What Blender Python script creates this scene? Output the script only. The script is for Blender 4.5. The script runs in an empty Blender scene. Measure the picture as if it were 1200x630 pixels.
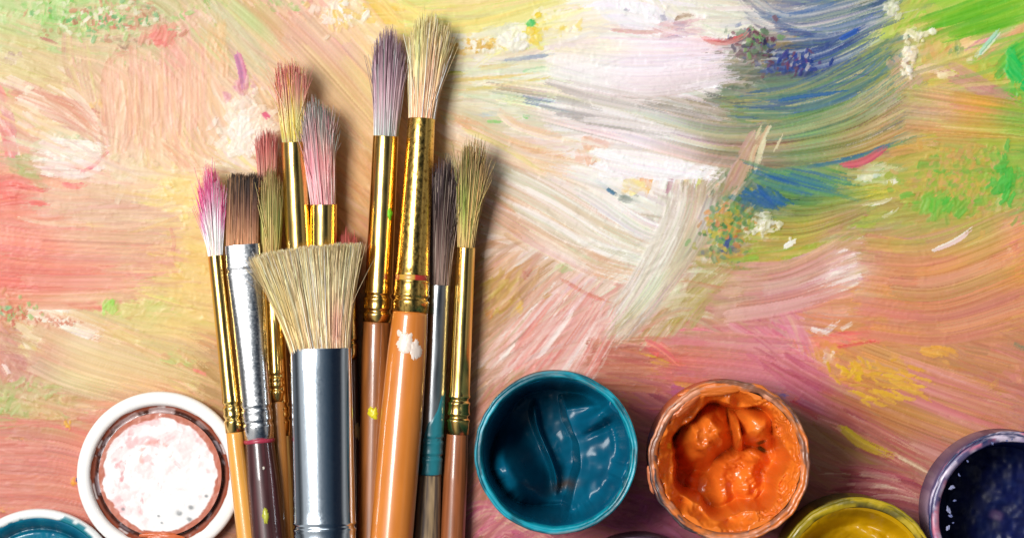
import bpy, math
import numpy as np
from mathutils import Vector

# ------------------------------------------------------------------ basics
S = 0.0002            # one photograph pixel on the canvas is 0.2 mm
D = 4000.0            # camera height in the same units (0.8 m)
rng = np.random.default_rng(7)
scene = bpy.context.scene
col = scene.collection

def P(x, y, z=0.0):
    """world position (in small units) of a thing seen at photo point x, y and lying at height z"""
    k = (D - z) / D
    return np.array([(x - 600.0) * k, -(y - 315.0) * k, z])

def lin(c):
    c = np.asarray(c, dtype=float)
    return np.where(c <= 0.04045, c / 12.92, ((c + 0.055) / 1.055) ** 2.4)

def hx(h):
    h = h.strip('#')
    if len(h) == 3: h = ''.join(a * 2 for a in h)
    return np.array([int(h[i:i + 2], 16) / 255.0 for i in (0, 2, 4)])

def L(h):
    return lin(hx(h))

# value noise -------------------------------------------------------------
_tab = rng.random((256, 256))
def vnoise(x, y, s=0):
    x = np.asarray(x, float) + s * 17.31; y = np.asarray(y, float) + s * 9.77
    xi = np.floor(x).astype(int); yi = np.floor(y).astype(int)
    fx = x - xi; fy = y - yi
    fx = fx * fx * (3 - 2 * fx); fy = fy * fy * (3 - 2 * fy)
    a = _tab[yi & 255, xi & 255]; b = _tab[yi & 255, (xi + 1) & 255]
    c = _tab[(yi + 1) & 255, xi & 255]; d = _tab[(yi + 1) & 255, (xi + 1) & 255]
    return (a * (1 - fx) + b * fx) * (1 - fy) + (c * (1 - fx) + d * fx) * fy
def fbm(x, y, o=4, s=0):
    t = 0; a = 0.5; n = 0
    for i in range(o):
        t = t + a * vnoise(x * 2 ** i, y * 2 ** i, s + i * 3); n += a; a *= 0.5
    return t / n
def sstep(a, b, x):
    t = np.clip((x - a) / (b - a), 0, 1)
    return t * t * (3 - 2 * t)

# ------------------------------------------------------------------ meshes
def mesh_object(name, V, F, mat, parent=None, colors=None, smooth=True, origin=None):
    V = np.asarray(V, dtype=np.float64) * S
    if parent is not None: org = np.array(parent.location)
    elif origin is not None: org = np.asarray(origin) * S
    else: org = np.zeros(3)
    V = (V - org).astype(np.float32)
    me = bpy.data.meshes.new(name)
    if isinstance(F, np.ndarray):
        n, k = F.shape
        me.vertices.add(len(V)); me.vertices.foreach_set('co', V.ravel())
        me.loops.add(n * k); me.loops.foreach_set('vertex_index', F.astype(np.int32).ravel())
        me.polygons.add(n); me.polygons.foreach_set('loop_start', np.arange(0, n * k, k, dtype=np.int32))
    else:
        me.from_pydata(V.tolist(), [], F)
    me.update(calc_edges=True)
    me.validate()
    if smooth: me.polygons.foreach_set('use_smooth', np.ones(len(me.polygons), dtype=bool))
    if colors is not None:
        at = me.color_attributes.new('paint', 'FLOAT_COLOR', 'POINT')
        rgba = np.ones((len(V), 4), dtype=np.float32); rgba[:, :3] = colors
        at.data.foreach_set('color', rgba.ravel())
    me.materials.append(mat)
    o = bpy.data.objects.new(name, me)
    col.objects.link(o)
    if parent is not None: o.parent = parent
    elif origin is not None: o.location = org
    return o

def thing(name, loc, label, cat, group=None):
    o = bpy.data.objects.new(name, None); col.objects.link(o)
    o.empty_display_size = 0.005
    o.location = (loc[0] * S, loc[1] * S, loc[2] * S)
    o['label'] = label; o['category'] = cat
    if group: o['group'] = group
    return o

def grid_faces(nu, nv, wrap_v=False):
    """rows nu, columns nv"""
    i = np.arange(nu - 1)[:, None]; j = np.arange(nv if wrap_v else nv - 1)[None, :]
    j2 = (j + 1) % nv
    a = i * nv + j; b = i * nv + j2; c = (i + 1) * nv + j2; d = (i + 1) * nv + j
    return np.stack([a, b, c, d], -1).reshape(-1, 4)

# ------------------------------------------------------------------ materials
def material(name, color=None, attr=False, rough=0.5, metal=0.0, coat=0.0, coat_rough=0.1, bump=0.0,
             bscale=400.0, stretch=(1, 1, 1), rvar=0.0, spec=0.5, trans=0.0, cvar=None, sss=0.0, rscale=None, aniso_bump=None):
    m = bpy.data.materials.new(name); m.use_nodes = True
    nt = m.node_tree; N = nt.nodes; K = nt.links
    b = N['Principled BSDF']
    b.inputs['Roughness'].default_value = rough
    b.inputs['Metallic'].default_value = metal
    b.inputs['Specular IOR Level'].default_value = spec
    b.inputs['Coat Weight'].default_value = coat
    b.inputs['Coat Roughness'].default_value = coat_rough
    b.inputs['Transmission Weight'].default_value = trans
    if sss:
        b.inputs['Subsurface Weight'].default_value = sss
        b.inputs['Subsurface Radius'].default_value = (0.0012, 0.0008, 0.0006)
        b.inputs['Subsurface Scale'].default_value = 1.0
    tc = N.new('ShaderNodeTexCoord'); mp = N.new('ShaderNodeMapping')
    mp.inputs['Scale'].default_value = stretch
    K.new(tc.outputs['Object'], mp.inputs['Vector'])
    src = None
    if attr:
        a = N.new('ShaderNodeAttribute'); a.attribute_name = 'paint'; src = a.outputs['Color']
    elif color is not None:
        b.inputs['Base Color'].default_value = (*color, 1)
    if cvar is not None:
        ns = N.new('ShaderNodeTexNoise'); ns.inputs['Scale'].default_value = cvar[0]; ns.inputs['Detail'].default_value = 6
        K.new(mp.outputs['Vector'], ns.inputs['Vector'])
        rp = N.new('ShaderNodeValToRGB'); rp.color_ramp.elements[0].position = cvar[1]; rp.color_ramp.elements[1].position = cvar[2]
        K.new(ns.outputs['Fac'], rp.inputs['Fac'])
        mx = N.new('ShaderNodeMix'); mx.data_type = 'RGBA'
        K.new(rp.outputs['Color'], mx.inputs[0])
        if src is not None: K.new(src, mx.inputs[6])
        else: mx.inputs[6].default_value = (*color, 1)
        mx.inputs[7].default_value = (*cvar[3], 1)
        src = mx.outputs[2]
    if src is not None: K.new(src, b.inputs['Base Color'])
    if rvar > 0:
        n2 = N.new('ShaderNodeTexNoise'); n2.inputs['Scale'].default_value = rscale or bscale * 0.4; n2.inputs['Detail'].default_value = 8
        K.new(mp.outputs['Vector'], n2.inputs['Vector'])
        mr = N.new('ShaderNodeMapRange'); mr.inputs['From Min'].default_value = 0.35; mr.inputs['From Max'].default_value = 0.7
        mr.inputs['To Min'].default_value = max(0.02, rough - rvar * 0.4); mr.inputs['To Max'].default_value = rough + rvar
        K.new(n2.outputs['Fac'], mr.inputs['Value']); K.new(mr.outputs['Result'], b.inputs['Roughness'])
    if bump > 0:
        n3 = N.new('ShaderNodeTexNoise'); n3.inputs['Scale'].default_value = bscale; n3.inputs['Detail'].default_value = 7
        K.new(mp.outputs['Vector'], n3.inputs['Vector'])
        bp = N.new('ShaderNodeBump'); bp.inputs['Strength'].default_value = bump; bp.inputs['Distance'].default_value = 0.0002
        K.new(n3.outputs['Fac'], bp.inputs['Height']); K.new(bp.outputs['Normal'], b.inputs['Normal'])
        if coat: K.new(bp.outputs['Normal'], b.inputs['Coat Normal'])
    return m

M = {}
M['canvas'] = material('oil_paint_canvas', attr=True, rough=0.42, bump=0.06, bscale=700, rvar=0.12, spec=0.28)
M['hair'] = material('bristle_hair', attr=True, rough=0.55, spec=0.3)
M['gold'] = material('gold_ferrule', color=(0.88, 0.60, 0.19), rough=0.2, metal=1, stretch=(1, .2, 1), rvar=0.07, rscale=900,
                     cvar=(900, .66, .80, (0.62, 0.36, 0.09)))
M['gold_worn'] = material('worn_gold_ferrule', color=(0.86, 0.56, 0.15), rough=0.22, metal=1, bump=0.006, bscale=1600, stretch=(1, .6, 1), rvar=0.12, rscale=1500,
                     cvar=(1600, .52, .66, (0.40, 0.22, 0.05)))
M['silver'] = material('scratched_silver_ferrule', color=(0.80, 0.81, 0.82), rough=0.22, metal=1, bump=0.008, bscale=1500, rvar=0.08, rscale=1800,
                     cvar=(1400, .58, .66, (0.50, 0.51, 0.53)))
M['chrome'] = material('chrome_ferrule', color=(0.62, 0.70, 0.78), rough=0.13, metal=1, rvar=0.04, rscale=2500,
                     cvar=(2500, .62, .80, (0.48, 0.54, 0.60)))
M['steel'] = material('dark_steel_ferrule', color=(0.42, 0.44, 0.45), rough=0.28, metal=1, bump=0.15, bscale=700, stretch=(1, .2, 1), rvar=0.2)
M['lacquer'] = material('lacquered_handle', attr=True, rough=0.38, coat=0.8, coat_rough=0.12, bump=0.08, bscale=300, stretch=(1, .12, 1), rvar=0.1)
M['wood'] = material('raw_wood_handle', attr=True, rough=0.6, bump=0.5, bscale=900, stretch=(1, .1, 1))
M['wet'] = material('wet_thick_paint', attr=True, rough=0.27, coat=0.12, coat_rough=0.08, bump=0.03, bscale=160, spec=0.5)
M['smooth_wet'] = material('smooth_wet_paint', attr=True, rough=0.24, spec=0.2)
M['ink'] = material('smooth_dark_paint', attr=True, rough=0.42, spec=0.3)
M['dry'] = material('dried_paint', attr=True, rough=0.38, coat=0.25, coat_rough=0.2, bump=0.25, bscale=450)
M['plastic'] = material('smeared_white_plastic', attr=True, rough=0.3, coat=0.3, bump=0.12, bscale=300)
M['jar'] = material('jar_wall', attr=True, rough=0.5, coat=0.08, coat_rough=.3, bump=0.2, bscale=300, spec=.3)

# ------------------------------------------------------------------ the painting
BX0, BX1, BY0, BY1 = -300, 1500, -260, 1160      # painted area in photo units
W, H = BX1 - BX0, BY1 - BY0
GRID = """
c8d89a a8d880 d8d0a0 c8c898 dcc8a4 c8d098 e8c0a8 f0c8b0 f8e0b0 f5dc80 f0e088 eaea98 f0eca0 f8f0c8 f8f4f0 f5f0f4 f0ecd8 d8d4c8 a0a09c 6078a0 90a070 c8cc70 98c848 98cc48
e0d0a0 e8cca4 e4c8a8 e8c4b0 f0c4b0 e8cca8 e8c8a4 e8c494 f2d498 f0d8a8 f4dc98 ece8cc f0ece0 f0f0e4 f4eaec f0e6ea f0e6ea 8c8878 4c5c74 3c5084 a0b060 d4b470 dcd070 88c858
e8d098 ecd0a4 eac6a8 f0c8b0 ecc4a8 f0d8c8 e0bc94 dcb484 ecc490 e8c498 d8c89c d8dcb0 e8ecd8 ecece4 e8e4e0 d4ccc8 a8a89c 80907c 7c9470 94a074 b8a880 d4b088 dcb058 88c050
e4b8a0 f0ece0 f0d4c4 edc4a8 ecc8a0 f8f0e4 e0c09c dcb484 e0b880 dcb484 e4c090 ecd8bc f0dcc8 f4e8dc f8f4f0 e0d4c4 a89878 a89470 90a064 a8985c c4a468 d0a860 c4a860 a8b858
e89080 e8c0a8 e8c4ac f0dcc0 f4dc98 f0d890 dcb484 d4a878 d8a870 d0a074 d0a884 dcb898 e8d8c4 f0ece0 f4f4f0 f0ece4 dcccb8 5c7c60 608c70 90a868 b8c058 b0b858 a8b050 80b850
ec9c8c e8bca4 e4baa0 e4b89c ecd890 e0b880 d8a870 d0a070 cc9c6c c89868 c89c70 d4a884 e8d4bc ece8d8 ecece0 ece8dc c0b898 a8a050 bcb050 c09870 c0a868 b8a868 b8b058 d89c70
e88878 e89484 e8ac94 e4b090 ecd084 d8b078 cc9c68 c89868 c09060 bc8c5c b88c58 c49864 dcb098 e8ccbc ece4d4 e4e0cc c4a478 cc9c88 d0a08c dcb8a8 d8986c d89c68 d8a064 dca05c
d8a080 ecd8b8 dcc488 e8d490 ecd898 d8b078 cc9c68 c89868 c09060 b88c5c b88c5c bc9470 d8a890 dcb0a0 dcbca8 c8a888 c89c80 cc948c d0948c e4946c d89464 d09464 d09468 cc9068
d0a090 e8d0a0 e4cc98 e0c890 d8bc88 c8a070 c49868 c09060 b88c5c b88c5c b88c64 c8a084 e0c4b0 c89078 c88064 cc7868 cc8078 d07c84 d08084 dca050 d49858 cc9060 c8906c c88868
b8bc78 d8b48c d8a084 d0a080 c8a070 c49868 c09060 b88858 b08858 b08858 b08860 b88874 c89080 b88070 b07860 b86870 c07070 b87078 b06c78 b87060 c08858 c89068 c48864 c48474
dc9080 dc8c7c d88878 c88070 c08068 b88060 b08058 a87850 a87850 a87850 a87850 b87868 b87868 b07068 a87868 b06868 a87068 a87060 a87860 a88060 b08858 b88070 c08868 b88070
d88c7c d48874 c88070 c08070 b88068 b08060 a87858 a87850 a87850 a87850 a87850 c07870 b87070 b07068 a86868 b06070 a86068 a87060 a87060 a87060 a86860 b07868 b07868 a87068
d08878 cc8070 c07868 b87868 b07860 a87858 a07050 a07050 a07050 a07050 a07050 c07078 b86878 b06070 b05880 b06080 a86070 a06060 a06060 a06860 a06860 a87068 a87068 a06868
"""
grid = np.array([[hx(c) for c in r.split()] for r in GRID.strip().split('\n')])      # 13 x 24
ANG = np.array([  # stroke direction, degrees, + is down to the right; columns x = 50, 150 ...
 [  5,  10,  42,  42,  35,  -5,  -6,   6,   8, -20, -30, -25],
 [ 20,  85,  65,  50,  50,  20,   5,  10,   8,  -8, -15,  10],
 [ -5,   0,   0,  45,  45,  30,  28,  20, -60,  15, -15, -20],
 [ 12,   8,  15,  45,  45, -40, -48, -50,   5,  -8,  -5,  -8],
 [ 32,  25,  25,  45,  45, -48, -30,  10,  25,  22,  18,   8],
 [  8,  12,  20,  30,  30, -45, -20,  20,  25,  20,  24,  22],
 [ 10,  12,  20,  30,  30, -40, -20,  20,  20,  12,  18,  20]], float)

def bil(arr, u, v):
    r, c = arr.shape[:2]
    u = np.clip(u, 0, c - 1.001); v = np.clip(v, 0, r - 1.001)
    i = np.floor(v).astype(int); j = np.floor(u).astype(int)
    fu = u - j; fv = v - i
    fu = fu * fu * (3 - 2 * fu); fv = fv * fv * (3 - 2 * fv)
    if arr.ndim == 3: fu = fu[..., None]; fv = fv[..., None]
    return (arr[i, j] * (1 - fu) + arr[i, j + 1] * fu) * (1 - fv) + (arr[i + 1, j] * (1 - fu) + arr[i + 1, j + 1] * fu) * fv
def base_col(x, y):
    return bil(grid, (x - 25) / 50.0, (y - 25) / 50.0)
_a2 = np.radians(ANG * 2); _cs = np.stack([np.cos(_a2), np.sin(_a2)], -1)
def field(x, y):
    v = bil(_cs, (x - 50) / 100.0, (y - 45) / 95.0)
    return np.arctan2(v[..., 1], v[..., 0]) / 2 + (fbm(x / 90., y / 90., 3, 5) - .5) * 0.7

yy, xx = np.mgrid[BY0:BY1, BX0:BX1].astype(float)
wx = (fbm(xx / 45, yy / 45, 4, 1) - .5) * 60; wy = (fbm(xx / 45, yy / 45, 4, 2) - .5) * 60
img = base_col(xx + wx, yy + wy)
hgt = np.zeros((H, W))

def splat(px, py, width, cols, alpha=.9, dry=.25, h=1.0, var=.05):
    """one brush stroke: many bristle tracks beside each other along a path (px, py arrays)"""
    n = len(px)
    seg = np.hypot(np.diff(px), np.diff(py)); s = np.concatenate([[0], np.cumsum(seg)]); Ln = s[-1]
    if Ln < 1: return
    m = max(int(Ln / 0.6), 3); t = np.linspace(0, 1, m)
    X = np.interp(t * Ln, s, px); Y = np.interp(t * Ln, s, py)
    tx = np.gradient(X); ty = np.gradient(Y); q = np.hypot(tx, ty) + 1e-9
    nx, ny = -ty / q, tx / q
    k = max(int(width / 0.55), 3); u = np.linspace(-1, 1, k)
    st = rng.random(k) * .10 + .12 * np.abs(u) ** 3 * rng.random(); en = 1 - rng.random(k) * dry - .10 * np.abs(u) ** 3
    prof = np.interp(np.arange(k), np.arange(0, k + 3, 2.2), rng.random(len(np.arange(0, k + 3, 2.2))))
    wv = .86 + .14 * np.sin(t * np.pi) + (vnoise(t * Ln / 25., t * 0, int(rng.integers(99))) - .5) * .22
    O = u[:, None] * width / 2 * wv[None, :]
    xs = X[None] + nx[None] * O; ys = Y[None] + ny[None] * O
    cc = np.array([hx(c) for c in cols]) if isinstance(cols[0], str) else np.atleast_2d(cols)
    ci = (u * .5 + .5) * (len(cc) - 1) + (np.interp(np.arange(k), np.arange(0, k + 5, 4), rng.normal(0, .8, len(np.arange(0, k + 5, 4)))) if len(cc) > 1 else 0)
    ci = np.clip(ci, 0, len(cc) - 1); i0 = np.floor(ci).astype(int); i1 = np.minimum(i0 + 1, len(cc) - 1); f = (ci - i0)[:, None]
    C = cc[i0] * (1 - f) + cc[i1] * f
    C = C + ((prof - .5) * 2 * var)[:, None] + rng.normal(0, var * .35, (k, 3))
    mask = (t[None] >= st[:, None]) & (t[None] <= en[:, None])
    # dry brush gaps towards the end of the stroke
    g = vnoise(t[None] * Ln / 14. + rng.random() * 50, np.arange(k)[:, None] * .9, int(rng.integers(99)))
    mask &= g > (t[None] - .55) * dry * 1.8
    ix = np.round(xs - BX0).astype(int); iy = np.round(ys - BY0).astype(int)
    mask &= (ix >= 0) & (ix < W) & (iy >= 0) & (iy < H)
    ix = ix[mask]; iy = iy[mask]
    kk = np.broadcast_to(np.arange(k)[:, None], mask.shape)[mask]
    tt = np.broadcast_to(t[None], mask.shape)[mask]
    a = alpha * (1 - .45 * np.clip(tt - .6, 0, 1)) 
    img[iy, ix] = img[iy, ix] * (1 - a)[:, None] + C[kk] * a[:, None]
    edge = (np.abs(u) ** 4)[kk]
    hgt[iy, ix] = hgt[iy, ix] * .45 + h * (.35 + .65 * prof[kk] + .35 * edge)

def auto_layer(n, lmin, lmax, wmin, wmax, jit, cj, alpha, off, h, dry, reg=(-60, -60, 1260, 700)):
    x = rng.uniform(reg[0], reg[2], n); y = rng.uniform(reg[1], reg[3], n)
    ln = rng.uniform(lmin, lmax, n); wd = rng.uniform(wmin, wmax, n)
    M_ = 9; PX = np.zeros((n, M_)); PY = np.zeros((n, M_))
    da = rng.normal(0, jit, n); cx, cy = x.copy(), y.copy()
    flip = np.where(rng.random(n) < .5, 0, np.pi)
    bend = rng.normal(0, .03, n)
    for i in range(M_):
        PX[:, i] = cx; PY[:, i] = cy
        a = field(cx, cy) + da + flip + bend * i
        cx = cx + np.cos(a) * ln / (M_ - 1); cy = cy + np.sin(a) * ln / (M_ - 1)
    mx = PX[:, 4] + rng.normal(0, off, n); my = PY[:, 4] + rng.normal(0, off, n)
    C1 = base_col(mx, my) + rng.normal(0, cj, (n, 1)) + rng.normal(0, cj * .6, (n, 3))
    C2 = base_col(mx + rng.normal(0, off + 8, n), my + rng.normal(0, off + 8, n)) + rng.normal(0, cj, (n, 1)) + rng.normal(0, cj * .6, (n, 3))
    for i in range(n):
        splat(PX[i], PY[i], wd[i], np.stack([C1[i], C2[i]]), alpha, dry, h, .035)

def smooth_path(pts, m=24):
    p = np.array(pts, float)
    if len(p) == 2: return np.linspace(p[0, 0], p[1, 0], m), np.linspace(p[0, 1], p[1, 1], m)
    e = np.vstack([2 * p[0] - p[1], p, 2 * p[-1] - p[-2]]); out = []
    for i in range(len(p) - 1):
        a, b, c, d = e[i:i + 4]
        t = np.linspace(0, 1, 12, endpoint=(i == len(p) - 2))[:, None]
        out.append(.5 * (2 * b + (c - a) * t + (2 * a - 5 * b + 4 * c - d) * t ** 2 + (3 * b - a - 3 * c + d) * t ** 3))
    q = np.vstack(out); return q[:, 0], q[:, 1]
def ST(pts, width, cols, alpha=.9, dry=.3, h=1.2, var=.05):
    if isinstance(cols, str): cols = cols.split()
    if len(cols) > 2: rng.shuffle(cols)
    x, y = smooth_path(pts); splat(x, y, width, cols, alpha, dry, h, var)
def CL(cx, cy, rx, ry, n, cols, ln, wd, ang, jit, alpha=.92, h=1.6):
    cols = cols.split()
    for i in range(n):
        r = min(abs(rng.normal(0, .52)) ** .85, 1.5); th = rng.random() * 6.283
        r *= .7 + .6 * vnoise(th * 2, cx)
        x = cx + math.cos(th) * r * rx; y = cy + math.sin(th) * r * ry
        a = math.radians(ang + rng.normal(0, jit)); l = ln * rng.uniform(.5, 1.4) / 2; w = wd * rng.uniform(.5, 1.3)
        c = cols[int(rng.integers(len(cols)))]; b = rng.normal(0, .25)
        px = np.array([x - math.cos(a) * l, x + math.sin(a) * b * l * .5, x + math.cos(a) * l]); py = np.array([y - math.sin(a) * l, y - math.cos(a) * b * l * .5, y + math.sin(a) * l])
        cb = base_col(np.array([x]), np.array([y]))[0]; f = rng.uniform(.62, 1) * (1 - .3 * min(r, 1)); cm = hx(c) * f + cb * (1 - f)
        splat(px, py, w, np.stack([cm, cm * .6 + cb * .4 if rng.random() < .4 else cm]), alpha * .88, .3, h, .03)
def smudge(n, lmin, lmax, wmin, wmax, alpha, jit, reg=(-60, -60, 1260, 700)):
    """wet in wet: drag the paint already on the canvas a short way along the stroke direction"""
    x = rng.uniform(reg[0], reg[2], n); y = rng.uniform(reg[1], reg[3], n); ln = rng.uniform(lmin, lmax, n); wd = rng.uniform(wmin, wmax, n)
    da = rng.normal(0, jit, n) + np.where(rng.random(n) < .5, 0, np.pi)
    for i in range(n):
        a = field(np.array([x[i]]), np.array([y[i]]))[0] + da[i]; m = int(ln[i] / .7); k = int(wd[i] / .7)
        t = np.linspace(0, 1, m); u = (np.arange(k) - k / 2) * .7; b = rng.normal(0, .12)
        aa = a + b * t; X = x[i] + np.cumsum(np.cos(aa)) * .7; Y = y[i] + np.cumsum(np.sin(aa)) * .7
        xs = X[None] - np.sin(aa)[None] * u[:, None]; ys = Y[None] + np.cos(aa)[None] * u[:, None]
        ix = np.clip(np.round(xs - BX0).astype(int), 0, W - 1); iy = np.clip(np.round(ys - BY0).astype(int), 0, H - 1)
        c0 = img[iy[:, 0], ix[:, 0]]; q = m // 4 + 1; c0 = .6 * c0 + .4 * img[iy[:, q], ix[:, q]]
        al = alpha * (1 - t ** 2)[None, :, None] * (.55 + .45 * rng.random((k, 1, 1)))
        img[iy, ix] = img[iy, ix] * (1 - al) + c0[:, None] * al
        pr = np.interp(np.arange(k), np.arange(0, k + 3, 2), rng.random(len(np.arange(0, k + 3, 2))))
        hgt[iy, ix] = hgt[iy, ix] * .5 + .45 * pr[:, None]
def fan(pts0, pts1, n, width, cols, alpha=.85, dry=.4, h=1.2):
    """strokes spread between two guide paths"""
    cols = cols.split(); a = np.array(pts0, float); b = np.array(pts1, float)
    for i in range(n):
        f = rng.random(); p = a * (1 - f) + b * f + rng.normal(0, 2.5, (1, 2)) + rng.normal(0, 1.2, a.shape) + (a[-1] - a[0]) / np.hypot(*(a[-1] - a[0])) * rng.normal(0, 11)
        s0 = rng.random() * .45; x, y = smooth_path(p)
        k = len(x); i0 = int(s0 * k); i1 = min(k, i0 + int(k * rng.uniform(.4, 1)))
        if i1 - i0 < 4: continue
        c = [cols[int(rng.integers(len(cols)))], cols[int(rng.integers(len(cols)))]]
        splat(x[i0:i1], y[i0:i1], width * rng.uniform(.4, 1.3), c, alpha, dry, h, .04)

auto_layer(500, 120, 220, 24, 44, .12, .02, .9, 14, .8, .3, (-300, -260, 1500, 1160))
auto_layer(1500, 70, 150, 12, 26, .12, .022, .85, 12, .9, .35)
auto_layer(3600, 35, 100, 4, 12, .12, .032, .75, 14, 1.0, .4)

# -- upper left
CL(60, 12, 75, 20, 150, '7ccb5c a4dc84 d8e8b0 f4f0e0 e8d8b0 98cc80 b0d890', 15, 5, 95, 35)
CL(150, 25, 70, 30, 260, '88c878 e08878 c8d8a0 f4ece0 d8a898 6cb478 c89080 b0cc88 e8d0b8', 10, 3.5, -40, 60)
CL(250, 12, 45, 18, 90, '8ed060 c8dc90 e8d8b0 70c060 d8d8a8', 13, 4.5, 60, 40)
CL(155, 50, 25, 10, 60, '886858 78a070 f0e8dc d09880 c8b890', 8, 2.5, -40, 60)
fan([(120, 70), (122, 110), (125, 165)], [(240, 50), (242, 110), (240, 165)], 90, 8, 'f0c4ac ecbca4 f0ccb0 e8b8a0 f4d4b8 f0c0b0 ecc8a0', .7)
ST([(78, 36), (80, 72), (93, 108)], 14, 'e0b8a0 d8b898 dccc90 e4b8a0', .8)
ST([(96, 45), (100, 85), (110, 130)], 16, 'e4c0a0 dccf90 e4c4a8', .8)
ST([(123, 152), (122, 95), (132, 68), (160, 60)], 7, 'dca890 e4b09c', .8)
CL(192, 42, 20, 13, 34, 'f08080 f49890 f4b0a8', 20, 8, -60, 20)
CL(228, 22, 25, 12, 34, 'f4b8b4 f8ccc8 f4c8b8', 20, 7, -50, 30)
CL(205, 70, 18, 16, 26, 'f0a8a4 f4b8ac f0b4a4', 26, 8, -75, 15, .6)
CL(35, 75, 55, 34, 34, 'dcd890 d8cc94 e0d4a0 d8c898', 46, 10, 15, 12, .6)
CL(12, 70, 14, 10, 28, 'c8a0b0 f4ece8 b898a8', 7, 3, 20, 50)
fan([(10, 95), (60, 112), (120, 130)], [(15, 122), (60, 135), (130, 165)], 34, 6, 'e4a890 f4e0d0 f0d4c0 e8c0a8 dca090 f8ecd8')
ST([(15, 113), (60, 130), (125, 162)], 9, 'f8e8d8 f4dccc')
ST([(50, 110), (95, 122), (122, 138)], 4, 'd89c88 e0a890')
ST([(46, 44), (70, 52)], 3, 'c88878 d09888')
CL(33, 104, 7, 5, 4, 'ffffff', 9, 5, -60, 20)
CL(113, 122, 12, 10, 8, 'f4c878 f8d890', 5, 3.5, 0, 50)
fan([(-4, 104), (14, 125), (20, 160)], [(0, 150), (8, 170), (14, 200)], 26, 6, 'f0c0c0 e88c8c f4d0cc e0a0a0 f8e4e0 ec9890')
CL(35, 195, 34, 16, 40, 'b8c880 a4c880 c8c090 c0cc90', 24, 8, 15, 25)
CL(70, 168, 30, 10, 26, 'b8d098 d8e0b8 f4f0e0', 24, 6, -20, 20)
fan([(45, 170), (85, 168), (120, 172)], [(50, 200), (85, 205), (125, 190)], 40, 9, 'fcf8f0 f8e8e4 f4d8d4 fdf8f4 f8e0dc', .9, .4, 2)
ST([(92, 203), (110, 194), (128, 176)], 3.5, 'f08090 ec8898')
fan([(-10, 215), (20, 215), (45, 222)], [(-10, 235), (20, 235), (38, 236)], 20, 9, 'ee7a72 f09488 e87870 f08c80')
fan([(-20, 265), (40, 272), (75, 282)], [(-20, 345), (40, 345), (100, 350)], 60, 10, 'e87c70 e88c80 ee9c90 ec9488 e8a490', .8)
fan([(60, 320), (110, 335), (130, 355)], [(20, 330), (70, 352), (115, 368)], 22, 8, 'e48878 dc8878 e89c88', .8)
ST([(72, 215), (86, 218), (104, 216)], 6, 'f07878 f49088')
ST([(92, 270), (125, 274), (148, 268)], 4, 'e88878 e89888')
ST([(20, 255), (60, 262), (125, 264)], 4, 'f8e0d0 fcecd8'); ST([(100, 262), (128, 264)], 6, 'f8f0a8 f4e890')
fan([(60, 225), (110, 225), (190, 235)], [(50, 258), (110, 258), (190, 262)], 30, 9, 'e8c4ac e4c0a4 ecccb0 e0b8a0', .6)
CL(150, 200, 35, 22, 70, 'f4e8c8 ecd8b8 f8f0dc f0d0b0 e8e0b0', 22, 7, -20, 40)
CL(212, 222, 32, 32, 110, 'f8e890 fcf0b0 f8dc80 fff4d0 f4e498 f0d080', 26, 8, 10, 30)
fan([(195, 160), (225, 180), (240, 200)], [(170, 165), (195, 185), (215, 215)], 20, 6, 'ecc0a0 e8b498 f4d8b8')
ST([(199, 265), (204, 285), (197, 315)], 4, 'dc9888 d89080')
CL(203, 308, 10, 10, 14, 'e0a088 e8b098', 10, 4, 60, 30)
CL(225, 330, 26, 60, 60, 'f0d080 ecc878 f4dc90 ecd498', 40, 12, 20, 20, .7)
CL(168, 360, 46, 18, 70, 'cce080 d8e090 c8dc80 ecdc98 e0d890', 28, 7, -15, 25)
CL(128, 356, 10, 12, 14, 'a8e068 b8e478', 14, 6, -70, 20)
CL(145, 328, 3, 4, 3, 'dce020', 5, 5, 0, 40)
CL(95, 300, 8, 8, 6, 'f0c860', 4, 3, 0, 40)
fan([(150, 330), (190, 322), (215, 322)], [(150, 300), (190, 305), (200, 312)], 20, 7, 'e8b49c e4ac94 e8b890', .7)
CL(18, 366, 32, 18, 150, 'e88070 d8a070 a8d888 e0b890 d06858 e8a070 c88868', 8, 3.5, 40, 60)
CL(8, 366, 12, 9, 20, '9cd888 b4e0a0 88d098', 9, 6, 20, 50)
fan([(38, 352), (75, 362), (118, 385)], [(38, 378), (75, 388), (112, 398)], 34, 9, 'fcf0e4 f8e8d8 f4e0c8 fdf6ee', .95, .35, 2)
CL(68, 376, 24, 8, 46, 'd88070 e0a088 c88068 fcece0', 6, 2.5, 30, 30)
fan([(38, 378), (80, 405), (170, 440)], [(32, 405), (60, 435), (130, 470)], 70, 9, 'f4e8c4 f0dcb0 ecd8b4 f0d8bc e8cc98 f4ead0 e8d498', .85, .45)
fan([(95, 412), (150, 432), (225, 468)], [(110, 395), (170, 415), (240, 445)], 50, 8, 'e8c8a4 ecd098 dcd088 e4bc98 e8d8a0 f4dcc0', .8)
CL(205, 420, 22, 7, 24, 'b8dc80 d8cc80 e0b088', 20, 5, 20, 15)
ST([(225, 432), (245, 440)], 3, 'e88878 ec9888')
fan([(0, 380), (25, 415), (48, 448)], [(-10, 415), (8, 435), (25, 470)], 40, 10, 'd8a090 cc9488 dca898 e0b0a0 d89888', .85)
ST([(2, 425), (10, 436), (13, 452)], 3.5, 'f8e4dc f4d8cc')
CL(30, 462, 38, 26, 110, 'b8cc80 c8d898 e0c8a0 a8c878 e8d0b0 d89880 c8c888', 20, 5, -50, 35)
CL(60, 480, 40, 14, 50, 'e0b888 e8c89c d8c080 e8b890', 18, 5, 25, 25)
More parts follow.
